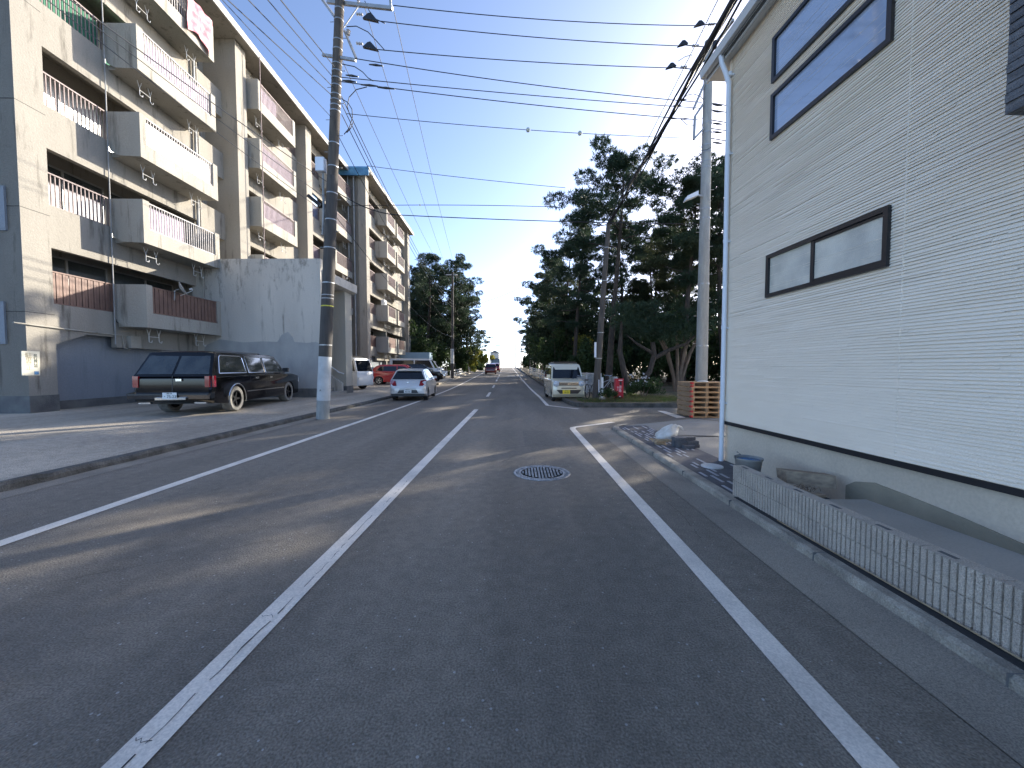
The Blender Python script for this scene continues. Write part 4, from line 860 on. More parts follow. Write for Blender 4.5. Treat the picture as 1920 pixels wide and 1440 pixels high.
# distant poles
def far_pole(px, Yd, z1, r, label, arms=(), m='poled'):
    p = at(px, 690, Yd); t = thing('utility_pole', label, 'utility pole', (p.x, Yd, T(Yd)), 0, 'utility poles')
    part('shaft', MB().tube([(p.x, Yd, T(Yd) - .1), (p.x + .1, Yd, z1)], [r, r * .6], 10), M[m], t, smooth=50)
    mb = MB()
    for (z, x0, x1) in arms: mb.bar((p.x + x0, Yd, z), (p.x + x1, Yd, z), .12)
    if arms: loose('crossarm', mb, M['steel'], t)
    return t, p
t, p = far_pole(848, 43, 12.0, .19, 'dark utility pole with a white wrap in front of the left trees', [(11.7, -.6, .6)]); part('white_wrap', MB().lathe([(.2, 2.0), (.2, 3.6)], Matrix.Translation((p.x, 43, 0)), 14, False), M['polewhite'], t)
t, p = far_pole(882, 83, 12.6, .2, 'distant utility pole with crossarms beside the yellow bushes', [(12.2, -.9, .9), (10.8, 0, 1.5), (9.3, 0, 1.5)]); part('transformer', MB().lathe([(.3, 8.2), (.3, 9.2)], Matrix.Translation((p.x + .4, 83, 0)), 12), M['plinth'], t)
def lamp(px, ytop, Yd, dirx, arm, label):
    p = at(px, 690, Yd); zt_ = at(px, ytop, Yd).z; t = thing('street_lamp', label, 'street lamp', (p.x, Yd, T(Yd)), 0, 'street lamps on pale posts')
    part('post', MB().tube([(p.x, Yd, T(Yd) - .1), (p.x, Yd, zt_)], [.14, .1], 8), M['polewhite'], t); part('arm', MB().bar((p.x, Yd, zt_ - .1), (p.x + dirx * arm, Yd, zt_ - .05), .1), M['steel'], t)
    part('lamp_head', MB().box(p.x + dirx * arm - .5, p.x + dirx * arm + .5, Yd - .15, Yd + .15, zt_ - .16, zt_ + .05), M['pvc_grey'], t)
lamp(904, 647, 88, 1, 3.6, 'pale street lamp post with a long arm beside the left lane'); lamp(918.5, 657, 104, 1, 2.2, 'shorter pale street lamp post farther down the left side')
lamp(966.5, 646, 100, -1, 1.4, 'pale street lamp post on the right with its arm over the road'); lamp(977, 645, 78, 1, .9, 'thick pale post on the right verge carrying a small sign')
lamp(966, 626, 112, 1, .5, 'tallest pale post on the right skyline')
# ================================================================ CABLES
def cable(p0, p1, sag, r, label, balls=(), m='cable', n=26, group='overhead cables', end=0):
    r = r * .72; p0, p1 = Vector(p0), Vector(p1); pts = [p0.lerp(p1, i / n) - Vector((0, 0, sag * 4 * (i / n) * (1 - i / n))) for i in range(n + 1)]
    mb = MB().tube(pts, r, 6)
    if balls:
        t = thing('overhead_cable', label, 'cable', p0, 0, group); part('wire', mb, M[m], t)
        for b in balls:
            q = pts[int(b * n)]; part('marker_ball', MB().lathe([(.001, -.07), (.05, -.05), (.07, 0), (.05, .05), (.001, .07)], Matrix.Translation(q), 12, False), M['ballmark'], t, smooth=60)
    else: t = tag(part('overhead_cable', mb, M[m]), label, 'cable', group)
    return t
YP, YR = 11.45, 12.9
cross = [((737, 10, YP), (1304, 48, YR), .12, .016, 'topmost'), ((700, 38, YP), (1274, 86, YR), .1, .016, 'second highest'), ((700, 92, YP), (1252, 127, YR), .08, .016, 'third highest'),
         ((632, 104, YP), (1316, 192, YR), .12, .016, 'fourth highest'), ((632, 144, YP), (1316, 203, YR), .05, .015, 'fifth highest'), ((632, 152, YP), (1312, 225, YR), .08, .016, 'sixth highest')]
for a, b_, s, r, nm in cross: cable(at(*a), at(*b_), s, r, nm + ' black power cable crossing the road between the two big poles')
cable(at(650, 213, YP), at(1295, 259, YR), .1, .012, 'thin cable with two marker balls crossing below the power cables', balls=(.52, .67))
cable(at(655, 386, 30), at(1040, 388, 30), -.1, .03, 'thin far cable with one marker ball crossing beyond the block', balls=(.35,))
cable(at(625, 355, YP), at(745, 403, 11.9), .15, .02, 'thick service cable leaving the near pole toward the wood'); cable(at(745, 403, 11.9), at(1315, 420, YR), .05, .018, 'lower black cable crossing to the concrete pole in front of the pines')
cable(at(690, 311, 34), at(1060, 352, 34), .1, .03, 'faint thin cable crossing above the blue roof edge'); cable(at(868, 577, 83), at(1005, 525, 83), .6, .05, 'very distant cable sloping between the tree groups')
# bundle parallel to the road over the slim pole
A_ = Vector((t3.x, t3.y, t3.z)); B_ = at(1366, 0, 6.5); D_ = A_ + (B_ - A_) * 1.9
mb = MB()
for k, (dx, dz, r) in enumerate([(0, 0, .034), (.05, .03, .026), (-.04, .05, .022), (.07, -.05, .02), (-.02, -.06, .016)]):
    pts = [A_.lerp(D_, i / 24) + Vector((dx + .03 * math.sin(i * .9 + k), 0, dz - .25 * 4 * (i / 24) * (1 - i / 24) * .6 + .02 * math.sin(i * 1.3 + k))) * (1 if 1 else 0) for i in range(25)]; mb.tube(pts, r, 6)
tag(part('cable_bundle', mb, M['cable']), 'thick bundle of black communication cables running up over the new house', 'cable bundle')
cable(A_ + Vector((-.1, 0, .1)), D_ + Vector((-.18, 0, .2)), .1, .012, 'thin wire strung just left of the thick black cable bundle')
# from the near pole towards the camera, top left
back = [((612, 118), (506, 0), .018, 'right'), ((610, 130), (480, 0), .012, 'second right'), ((612, 165), (447, 0), .012, 'third right'), ((614, 185), (437, 10), .010, 'fourth right')]
for (a, b_, r, nm) in [((631, 130), (530, 0), .016, 'rightmost'), ((629, 150), (506, 0), .014, 'second from right'), ((629, 168), (470, 0), .014, 'third from right'), ((629, 185), (432, 0), .014, 'fourth from right'), ((627, 226), (421, 0), .010, 'fifth from right')]:
    p0 = at(*a, YP); p1 = at(*b_, 7.4); p2 = p0 + (p1 - p0) * 3.2; cable(p0, p2, .05, r, nm + ' cable running from the near pole toward the camera, upper left')
t = None
for (a, b_, r, nm) in [((615, 342), (150, 0), .014, 'upper'), ((612, 372), (130, -2), .010, 'middle'), ((600, 392), (118, 10), .010, 'lower')]:
    p0 = at(*a, YP); p1 = at(*b_, 6.4); cable(p0, p0 + (p1 - p0) * 1.6, .12, r, nm + ' of three wires strung across the front of the apartment block', m='cablegrey')
# from the near pole away down the street
fp = Vector((at(848, 690, 43).x, 43, 0)); far2 = Vector((at(882, 690, 83).x, 83, 0))
for (a, zf_, dx, r, nm) in [((739, 22, YP), 11.8, .6, .013, 'rightmost'), ((684, 14, YP), 11.8, -.3, .013, 'second from right'), ((636, 100, YP), 11.6, -.6, .013, 'third from right'),
                            ((640, 180, YP), 8.8, .1, .018, 'fourth from right'), ((641, 196, YP), 8.5, .1, .018, 'fifth from right'), ((641, 215, YP), 8.2, .1, .018, 'sixth from right'), ((636, 258, YP), 6.2, .1, .014, 'seventh from right'), ((625, 400, YP), 5.0, .1, .014, 'lowest')]:
    cable(at(*a), fp + Vector((dx, 0, zf_)), .5 if zf_ > 9 else .9, r, nm + ' cable running from the near pole away down the street')
for (zz, dx, nm) in ((11.8, .6, 'right'), (11.8, -.6, 'left'), (8.6, .1, 'lower')): cable(fp + Vector((dx, 0, zz)), far2 + Vector((dx * 1.4, 0, zz + .5)), .8, .02, nm + ' cable between the two distant left poles')
for y0, y1 in ((192, 200), (205, 213), (224, 232), (240, 246), (258, 268)): cable(at(1328, y0, YR), at(1420, y1 + 4, 13.4), .02, .022, 'short cable leaving the concrete pole behind the house eaves, %s' % {192: 'highest of five', 205: 'second of five', 224: 'third of five', 240: 'fourth of five', 258: 'lowest of five'}[y0])
# ================================================================ VEHICLES (local: +y forward, x right, z up, origin on the ground at the middle)
def wheel_parts(root, x, y, r, wd, tyre='tyre', rim='rim', spokes=5, rr_=.66):
    s = 1 if x > 0 else -1
    Mx = Matrix.Translation((x - s * wd / 2, y, r)) @ Matrix.Rotation(R(90) * s, 4, 'Y')
    o = part('wheel', MB().lathe([(r * rr_, wd * .04), (r * .9, -.0), (r * .985, wd * .1), (r, wd * .3), (r, wd * .7), (r * .985, wd * .9), (r * .93, wd * 1.0), (r * rr_ * 1.04, wd * .98), (r * rr_, wd * .9), (r * rr_, wd * .3)], Mx, 28, False), M[tyre], root, smooth=40, local=True)
    mb = MB().lathe([(r * rr_, wd * .95), (r * rr_ * .94, wd * .93), (r * rr_ * .9, wd * .55), (.001, wd * .5)], Mx, 24, False)
    part('rim', mb, M['rimdark'], o, local=True, smooth=40)
    mb = MB().lathe([(.05, wd * .5), (.05, wd * .82), (.001, wd * .84)], Mx, 12, False).lathe([(r * rr_ * 1.01, wd * .9), (r * rr_ * 1.01, wd * .975), (r * rr_ * .9, wd * .96), (r * rr_ * .9, wd * .9)], Mx, 24, False)
    for k in range(spokes):
        a = 2 * math.pi * k / spokes + .3; d = Vector((math.cos(a), math.sin(a), 0)); e = Vector((-d.y, d.x, 0)) * r * .09
        p = [d * .03 - e, d * .03 + e, d * r * rr_ * .97 + e * .7, d * r * rr_ * .97 - e * .7]
        mb.prism([Mx @ (v + Vector((0, 0, wd * .66))) for v in p], [Mx @ (v + Vector((0, 0, wd * .84))) for v in p])
    part('rim_face', mb, M[rim], o, local=True); return o
def car(name, label, cat, loc, rz, W, paint, low, gh, wy, wr, zb, zr, wb_, wr_, sidew, glass='carglass', layers=None, tyre='tyre', rim='rim', wwd=.19, group=None, spokes=5, fgl=None, rgl=None, gap=1.13, zsill=.2, roofm=None):
    t = thing(name, label, cat, loc, rz, group)
    # lower body outline (y,z), starts at the rear bottom, goes along the bottom to the front with wheel arches, then back over the top
    out = []
    for yc in sorted(wy):
        R_ = wr * gap; h = math.sqrt(max(0, R_ ** 2 - (wr - zsill) ** 2)); a0 = math.atan2(zsill - wr, -h); a1 = math.atan2(zsill - wr, h)
        if a0 < 0: a0 += 2 * math.pi
        for i in range(11): a = a0 + (a1 - a0) * i / 10; out.append((yc + R_ * math.cos(a), wr + R_ * math.sin(a)))
    full = out + low; ymin = min(p[0] for p in full); ymax = max(p[0] for p in full)
    layers = layers or [(0, .16, .05), (.03, .07, .02), (.10, .02, 0), (.28, 0, 0)]
    mb = MB(); rings = []
    def ring(x, sh, tp):
        r = []
        for (y, z) in full:
            y2 = min(max(y, ymin + sh), ymax - sh); z2 = z - tp * ss((z - wr * 1.6) / .3) if z > wr * 1.6 else z; r.append((x, y2, z2))
        return r
    xs = [(-W / 2 + d, s, tp) for d, s, tp in layers] + [(W / 2 - d, s, tp) for d, s, tp in layers[::-1]]
    n = len(full); 
    for x, s, tp in xs: mb.v += ring(x, s, tp)
    for k in range(len(xs) - 1):
        for i in range(n): mb.f.append((k * n + i, k * n + (i + 1) % n, (k + 1) * n + (i + 1) % n, (k + 1) * n + i))
    mb.f.append(tuple(range(n))); mb.f.append(tuple((len(xs) - 1) * n + i for i in range(n))[::-1])
    part('body', mb, paint, t, local=True, smooth=32)
    part('underbody', MB().box(-W / 2 + .2, W / 2 - .2, ymin + .3, ymax - .3, zsill + .02, zb - .12), M['black'], t, local=True)
    hw = lambda z: wb_ + (wr_ - wb_) * ss(0) + (wr_ - wb_) * max(0, (z - zb)) / (zr - zb)
    # greenhouse
    m = len(gh); mb = MB()
    for sx, ins, up in ((-1, 0, 0), (-1, .07, .022), (-1, .25, .035), (1, .25, .035), (1, .07, .022), (1, 0, 0)):
        for (y, z) in gh: mb.v.append((sx * (hw(z) - (ins if z > zb + .1 else ins * .0)), y, z + (up if z > zb + .1 else 0)))
    for k in range(5):
        for i in range(m): mb.f.append((k * m + i, k * m + (i + 1) % m, (k + 1) * m + (i + 1) % m, (k + 1) * m + i))
    mb.f.append(tuple(range(m))); mb.f.append(tuple(5 * m + i for i in range(m))[::-1])
    part('cabin', mb, roofm or paint, t, local=True, smooth=28)
    for s in (-1, 1):
        for poly in sidew:
            mb = MB(); mb.prism([(s * (hw(z) + .006), y, z) for y, z in poly], [(s * (hw(z) - .02), y, z) for y, z in poly]); part('side_window', mb, M[glass], t, local=True)
    for seg, gname, gm in ((fgl, 'windscreen', 'carglass'), (rgl, 'rear_window', 'carglass')):
        if not seg: continue
        (y0, z0), (y1, z1) = seg; d = Vector((0, y1 - y0, z1 - z0)); nn = Vector((0, -d.z, d.y)).normalized() * (1 if gname == 'rear_window' else -1)
        if gname == 'rear_window' and nn.y > 0: nn = -nn
        if gname == 'windscreen' and nn.y < 0: nn = -nn
        a = Vector((0, y0, z0)) + d * .04; b = Vector((0, y1, z1)) - d * .07
        def q(p, k, off): h = hw(p.z) - k; return [(-h, p.y + off.y, p.z + off.z), (h, p.y + off.y, p.z + off.z)]
        l0 = q(a, .06, nn * .012); l1 = q(b, .08, nn * .012); l0i = q(a, .06, nn * -.01); l1i = q(b, .08, nn * -.01)
        if abs(wb_) : part(gname, MB().prism([l0[0], l0[1], l1[1], l1[0]], [l0i[0], l0i[1], l1i[1], l1i[0]]), M[gm], t, local=True)
    for y in wy:
        for s in (-1, 1): wheel_parts(t, s * (W / 2 - .015 - wwd / 2 + wwd / 2 - wwd * .5), y, wr, wwd, tyre, rim, spokes)
    return t
def lp(t, name, x0, x1, y0, y1, z0, z1, m, both=False):
    for s in ((1, -1) if both else (1,)):
        a, b = sorted((x0 * s, x1 * s)); part(name, MB().box(a, b, y0, y1, z0, z1), M[m], t, local=True)
def plate(t, y, z, s1, s2, m='plate', ink='ink', rear=True, w_=.33, h_=.165, x=0):
    d = -1 if rear else 1
    part('licence_plate', MB().box(x - w_ / 2, x + w_ / 2, min(y, y + d * .012), max(y, y + d * .012), z - h_ / 2, z + h_ / 2), M[m], t, local=True)
    fm = lambda zz, sc_: frame_m((x, y + d * .0145, zz), (-d if not rear else 1, 0, 0) if rear else (-1, 0, 0), (0, 0, 1))
    text(s1, .10, M[ink], t, fm(z - .025, 1), sx=.95); text(s2, .035, M[ink], t, fm(z + .055, 1))
# ---- black wagon
ra = gp(436, 771, .24); fa = gp(537, 752, .24); hd = math.atan2(-(fa.x - ra.x), fa.y - ra.y)
Lw = Vector((math.cos(hd), math.sin(hd), 0)); Fw = Vector((-math.sin(hd), math.cos(hd), 0)); W0 = 1.93
org = (ra + fa) / 2 - Lw * (W0 / 2 - .1); org.z = .235
low = [(2.55, .30), (2.72, .36), (2.76, .62), (2.74, .88), (2.62, 1.00), (2.2, 1.06), (1.42, 1.09), (-1.0, 1.08), (-2.72, 1.06), (-2.80, .98), (-2.82, .55), (-2.80, .42), (-2.62, .32)]
gh = [(1.62, 1.05), (.98, 1.66), (.80, 1.70), (-2.25, 1.70), (-2.40, 1.66), (-2.78, 1.04)]
wag = car('station_wagon', 'long black station wagon parked beside the grey stair enclosure', 'car', org, hd, W0, M['car_black'], low, gh, [-1.66, 1.80], .37, 1.06, 1.68, .935, .79,
          [[(-2.42, 1.13), (-1.12, 1.13), (-1.18, 1.56), (-1.26, 1.60), (-2.20, 1.60), (-2.26, 1.56)], [(-.92, 1.13), (-.0, 1.13), (-.03, 1.60), (-.96, 1.60)], [(.12, 1.13), (1.38, 1.13), (1.33, 1.20), (.94, 1.56), (.86, 1.60), (.10, 1.60)]],
          glass='carglass_lit', tyre='tyre_dusty', rim='rimdark', wwd=.27, fgl=((1.60, 1.08), (1.00, 1.64)), spokes=5, zsill=.28)
for s in (-1, 1):
    def rq(x, z, o): 
        f = (z - 1.04) / (1.66 - 1.04); return (x, -2.78 + .38 * f - o, z)
    a, b = sorted((s * .03, s * .86)); a2, b2 = (a, .74 * s) if s > 0 else (.74 * s, b)
    P4 = [(a, 1.10), (b, 1.10), (b2 if s > 0 else b, 1.60), (a if s > 0 else a2, 1.60)]
    part('rear_window', MB().prism([rq(x, z, .018) for x, z in P4], [rq(x, z, -.01) for x, z in P4]), M['carglass_lit'], wag, local=True)
part('rear_door_gap', MB().prism([(-.006, -2.826, .56), (.006, -2.826, .56), (.006, -2.80, 1.06), (-.006, -2.80, 1.06)], [(-.006, -2.815, .56), (.006, -2.815, .56), (.006, -2.76, 1.06), (-.006, -2.76, 1.06)]), M['rimdark'], wag, local=True)
lp(wag, 'tail_light', .90, .972, -2.76, -2.66, .76, 1.06, 'tail', True)
for s in (-1, 1): part('tail_light_lens', MB().box(min(s * .79, s * .90), max(s * .79, s * .90), -2.829, -2.76, .76, 1.05), M['tail'], wag, local=True)
part('bumper', MB().prism([(-.97, -2.74, .46), (-.97, -2.94, .46), (-.97, -2.96, .60), (-.97, -2.72, .64)], [(.97, -2.74, .46), (.97, -2.94, .46), (.97, -2.96, .60), (.97, -2.72, .64)]), M['chrome_dark'], wag, local=True, smooth=30)
lp(wag, 'bumper_strip', -.95, .95, -2.972, -2.955, .56, .60, 'black'); lp(wag, 'tow_hitch', -.3, .42, -2.99, -2.92, .44, .50, 'chrome')
plate(wag, -2.985, .55, '・75-23', '湘南 100', x=.05); lp(wag, 'door_handle', .10, .24, -2.845, -2.80, .92, .98, 'chrome')
for y in (-.62, .28): 
    for s in (-1, 1): part('door_handle', MB().box(min(s * .955, s * .985), max(s * .955, s * .985), y, y + .16, .93, .985), M['chrome'], wag, local=True)
for s in (-1, 1):
    part('side_moulding', MB().box(min(s * .955, s * .975), max(s * .955, s * .975), -1.15, 1.35, .545, .575), M['chrome'], wag, local=True)
    part('window_trim', MB().tube([(s * (.935 - .145 * (z - 1.06) / .62 + .012), y, z) for y, z in [(-2.45, 1.12), (-1.10, 1.12), (-1.15, 1.57), (-1.24, 1.615), (-2.2, 1.615), (-2.28, 1.57), (-2.45, 1.12)]], .013, 5), M['chrome'], wag, local=True)
    for q in ([(-.95, 1.12), (.015, 1.12), (-.015, 1.61), (-.98, 1.61), (-.95, 1.12)], [(.10, 1.12), (1.41, 1.12), (.96, 1.57), (.87, 1.615), (.085, 1.61), (.10, 1.12)]):
        part('window_trim', MB().tube([(s * (.935 - .145 * (z - 1.06) / .62 + .010), y, z) for y, z in q], .009, 5), M['chrome'], wag, local=True)
    part('wheel_arch_trim', MB().tube([(s * .97, -1.66 + .44 * math.cos(a), .37 + .44 * math.sin(a)) for a in [math.pi * i / 12 for i in range(-1, 14)]], .016, 5), M['chrome'], wag, local=True)
    part('door_mirror', MB().box(min(s * .98, s * 1.16), max(s * .98, s * 1.16), 1.22, 1.32, 1.12, 1.27), M['black'], wag, local=True)
    for yy in (-.93, .03, 1.28): part('door_gap', MB().box(min(s * .9655, s * .9), max(s * .9655, s * .9), yy, yy + .008, .4, 1.06), M['rimdark'], wag, local=True)
    part('roof_rail', MB().tube([(s * .66, -2.2, 1.72), (s * .66, -2.1, 1.75), (s * .66, .2, 1.75), (s * .66, .3, 1.72)], .014, 6), M['black'], wag, local=True)
lp(wag, 'headlight', .62, .92, 2.66, 2.77, .72, .90, 'headl', True); part('antenna', MB().tube([(.8, 1.6, 1.08), (.8, 1.6, 1.5)], .004, 5), M['steel'], wag, local=True)
lp(wag, 'mud_step', -.78, -.5, -2.86, -2.78, .33, .37, 'chrome'); lp(wag, 'mud_step', .55, .83, -2.86, -2.78, .33, .37, 'chrome')
# ---- silver hatchback
a = gp(794, 750, 0); 
low = [(1.75, .24), (1.86, .3), (1.90, .55), (1.82, .74), (1.45, .88), (.95, .96), (-.4, .98), (-1.60, .97), (-1.78, .92), (-1.86, .70), (-1.90, .52), (-1.88, .34), (-1.78, .28)]
gh = [(1.05, .94), (.35, 1.40), (.1, 1.45), (-1.05, 1.44), (-1.42, 1.38), (-1.74, .93)]
W1 = 1.64
hb = car('hatchback', 'silver compact hatchback standing at the left edge line with red tail lights', 'car', (a.x - .72 + .02, a.y + 1.25, 0), R(4.5), W1, M['car_silver'], low, gh, [-1.22, 1.22], .30, .96, 1.42, .80, .60,
         [[(-1.30, 1.02), (-.95, 1.02), (-.95, 1.33), (-1.12, 1.34)], [(-.86, 1.01), (-.12, 1.0), (-.12, 1.36), (-.86, 1.35)], [(-.04, 1.0), (.86, .99), (.42, 1.30), (.3, 1.355), (-.04, 1.365)]], fgl=((1.03, .97), (.38, 1.385)), rgl=((-1.725, .97), (-1.445, 1.37)), wwd=.19)
for s in (-1, 1): part('tail_light', MB().prism([(s * .815, -1.66, .70), (s * .80, -1.83, .68), (s * .50, -1.90, .70), (s * .56, -1.86, .93), (s * .80, -1.78, .97)][::s], [(s * .815, -1.55, .72), (s * .78, -1.7, .70), (s * .50, -1.75, .71), (s * .56, -1.72, .92), (s * .80, -1.6, .95)][::s]), M['tail'], hb, local=True)
lp(hb, 'rear_bumper_skirt', -.74, .74, -1.88, -1.6, .22, .34, 'black'); part('plate_recess', MB().prism([(-.47, -1.908, .36), (.47, -1.908, .36), (.36, -1.895, .56), (-.36, -1.895, .56)], [(-.47, -1.8, .36), (.47, -1.8, .36), (.36, -1.8, .56), (-.36, -1.8, .56)]), M['rimdark'], hb, local=True)
plate(hb, -1.918, .455, '83-16', '湘南 501'); part('emblem', MB().lathe([(.025, 0), (.025, .01), (.001, .012)], Matrix.Translation((0, -1.868, .84)) @ Matrix.Rotation(R(90), 4, 'X'), 12), M['chrome'], hb, local=True)
part('tailgate_gap', MB().box(-.60, .60, -1.893, -1.86, .595, .603), M['rimdark'], hb, local=True); part('wiper', MB().bar((-.02, -1.67, 1.02), (.3, -1.63, 1.07), .015), M['black'], hb, local=True)
for s in (-1, 1): part('door_mirror', MB().box(min(s * .80, s * .97), max(s * .80, s * .97), .66, .76, .97, 1.08), M['car_silver'], hb, local=True); part('door_handle', MB().box(min(s * .81, s * .835), max(s * .81, s * .835), -.35, -.2, .86, .89), M['chrome'], hb, local=True)
part('spoiler', MB().prism([(-.55, -1.38, 1.40), (.55, -1.38, 1.40), (.52, -1.56, 1.385), (-.52, -1.56, 1.385)], [(-.55, -1.3, 1.43), (.55, -1.3, 1.43), (.52, -1.56, 1.40), (-.52, -1.56, 1.40)]), M['car_silver'], hb, local=True)
# ---- cream boxy kei van, facing the camera
low = [(1.60, .26), (1.68, .32), (1.70, .52), (1.67, .74), (1.58, .90), (1.30, 1.00), (.9, 1.02), (-1.50, 1.02), (-1.64, .98), (-1.68, .6), (-1.68, .36), (-1.6, .28)]
gh = [(1.22, .98), (.78, 1.58), (.62, 1.66), (-1.40, 1.66), (-1.52, 1.62), (-1.64, .98)]
W2 = 1.48; a = gp(1031, 751, 0); b = gp(1019, 744, 0); hd = math.atan2(-(a.x - b.x), (a.y - b.y))
van = car('kei_van', 'boxy cream kei van with yellow number plate facing the camera on the right verge', 'van', (2.22, 19.0, .0), math.pi + R(2.5), W2, M['car_cream'], low, gh, [-1.25, 1.25], .28, 1.0, 1.64, .73, .66,
          [[(-1.42, 1.06), (-.62, 1.06), (-.62, 1.52), (-1.36, 1.52)], [(-.54, 1.06), (.18, 1.06), (.18, 1.52), (-.54, 1.52)], [(.26, 1.06), (.98, 1.06), (.72, 1.50), (.26, 1.52)]], fgl=((1.21, 1.0), (.79, 1.57)), wwd=.16, glass='carglass')
for s in (-1, 1):
    c_ = Vector((s * .56, 1.665, .80)); part('headlight', MB().lathe([(.13, -.06), (.13, .02), (.09, .045), (.001, .05)], Matrix.Translation(c_) @ Matrix.Rotation(R(-90), 4, 'X'), 18), M['headl'], van, local=True, smooth=60)
    part('door_mirror', MB().box(min(s * .74, s * .90), max(s * .74, s * .90), .86, .96, 1.05, 1.2), M['car_cream'], van, local=True)
mb = MB()
for z in (.74, .79, .84): mb.box(-.43, .43, 1.655, 1.705, z, z + .018)
part('grille', mb, M['chrome'], van, local=True); lp(van, 'grille_back', -.44, .44, 1.6, 1.688, .72, .86, 'rimdark')
mb = MB(); mb.box(-.05, -.025, 1.70, 1.72, .75, .85); mb.box(.025, .05, 1.70, 1.72, .75, .85); mb.box(-.025, .025, 1.70, 1.72, .79, .808); part('emblem', mb, M['chrome'], van, local=True)
lp(van, 'bumper_slot', -.34, .34, 1.69, 1.712, .585, .625, 'black'); part('air_intake', MB().prism([(-.40, 1.712, .36), (.40, 1.712, .36), (.56, 1.70, .53), (-.56, 1.70, .53)], [(-.40, 1.6, .36), (.40, 1.6, .36), (.56, 1.6, .53), (-.56, 1.6, .53)]), M['black'], van, local=True)
plate(van, 1.715, .44, '14-35', '湘南 580', 'plate_y', rear=False, x=.12)
lp(van, 'roof_box', -.5, .5, -.9, .5, 1.74, 1.80, 'black'); mb = MB(); mb.bar((-.62, .3, 1.73), (.62, .3, 1.73), .03); mb.bar((-.62, -.7, 1.73), (.62, -.7, 1.73), .03); part('roof_rack', mb, M['steel'], van, local=True)
part('windscreen_wiper', MB().bar((-.3, 1.235, 1.02), (.2, 1.20, 1.06), .015), M['black'], van, local=True)
# ---- parked cars by the second block, all facing the road
def simple(name, label, cat, loc, rz, paint, W=1.68, L=4.2, H=1.5, kind='hatch', glass='carglass', **k):
    h = L / 2; r = .31
    if kind == 'hatch':
        low = [(h - .15, .25), (h - .03, .32), (h, .55), (h - .1, .72), (h - .5, .86), (h - 1.1, .95), (-h + .4, .98), (-h + .15, .95), (-h + .02, .75), (-h, .5), (-h + .05, .32), (-h + .15, .26)]
        gh = [(h - 1.0, .93), (h - 1.75, H - .06), (h - 2.0, H - .02), (-h + .9, H - .02), (-h + .55, H - .12), (-h + .12, .95)]
        sw = [[(-h + .55, 1.02), (-.15, 1.0), (-.15, H - .12), (-h + .9, H - .12)], [(-.08, 1.0), (h - 1.2, .99), (h - 1.78, H - .14), (-.08, H - .11)]]
        f, rg = ((h - 1.02, .96), (h - 1.72, H - .07)), ((-h + .16, 1.0), (-h + .52, H - .13))
    else:
        low = [(h - .1, .25), (h - .02, .32), (h, .6), (h - .06, .9), (h - .35, 1.05), (h - .55, 1.1), (-h + .1, 1.1), (-h, 1.0), (-h, .4), (-h + .1, .28)]
        gh = [(h - .42, 1.05), (h - .95, H - .06), (h - 1.15, H - .02), (-h + .2, H - .02), (-h + .08, H - .08), (-h + .02, 1.05)]
        sw = [[(-h + .3, 1.15), (-.1, 1.15), (-.1, H - .16), (-h + .3, H - .16)], [(0, 1.15), (h - .65, 1.15), (h - 1.0, H - .16), (0, H - .16)]]
        f, rg = ((h - .44, 1.1), (h - .93, H - .08)), ((-h + .03, 1.15), (-h + .07, H - .1))
    if kind == 'cab':
        low = [(h - .05, .25), (h, .32), (h, .6), (h - .02, .95), (h - .06, 1.04), (-h + .1, 1.04), (-h, 1.0), (-h, .4), (-h + .1, .28)]
        gh = [(h - .06, 1.02), (h - .30, H - .08), (h - .42, H - .02), (-h + .2, H - .02), (-h + .08, H - .08), (-h + .02, 1.02)]
        sw = [[(h - 1.05, 1.10), (h - .22, 1.10), (h - .40, H - .16), (h - 1.05, H - .16)], [(-h + .3, 1.15), (h - 1.25, 1.15), (h - 1.25, H - .16), (-h + .3, H - .16)]]
        f, rg = ((h - .065, 1.06), (h - .285, H - .10)), None
    t = car(name, label, cat, loc, rz, W, paint, low, gh, [-h + .75, h - .8], r, 1.0 if kind == 'hatch' else 1.1, H - .03, W / 2 - .02, W / 2 - (.16 if kind == 'hatch' else .08), sw, fgl=f, rgl=rg, glass=glass, **k)
    lp(t, 'tail_light', W / 2 - .22, W / 2 - .03, -h - .01, -h + .12, .68, .86, 'tail', True); lp(t, 'headlight', W / 2 - .34, W / 2 - .06, h - .14, h - .01, .62, .76, 'headl', True)
    return t
def gz(x, y): return zl(x, y) - .01
simple('hatchback', 'bright red hatchback parked behind the silver car, half hidden', 'car', (-8.9, 29.6, gz(-8.9, 29.6)), R(-84), M['car_red'], H=1.48, L=4.4)
simple('hatchback', 'black car with pale reflections parked between the red car and white van', 'car', (-8.35, 33.0, gz(-8.35, 33)), R(-86), M['car_black'], H=1.52, L=4.3)
simple('van', 'white minivan with long roof parked behind the silver hatchback', 'van', (-9.4, 36.2, gz(-9, 36)), R(-86), M['car_white'], H=2.0, L=4.6, kind='van')
simple('hatchback', 'small white car parked farthest along the left car park row', 'car', (-9.2, 40.0, gz(-9, 40)), R(-86), M['car_white'], H=1.72, L=3.9, W=1.6)
t = simple('box_truck', 'light truck with a blue grey box body behind the parked white vans', 'truck', (-10.6, 43.6, gz(-10, 43.6)), R(-88), M['car_white'], H=1.8, L=4.6, kind='van'); lp(t, 'cargo_box', -.95, .95, -2.4, .9, 1.9, 2.72, 'car_bluebox')
t = simple('kei_truck', 'white kei truck cab peeking out behind the stair enclosure', 'truck', (-10.45, 23.3, gz(-9.5, 22.9)), R(-108), M['car_white'], H=1.86, L=3.3, W=1.45, kind='cab')
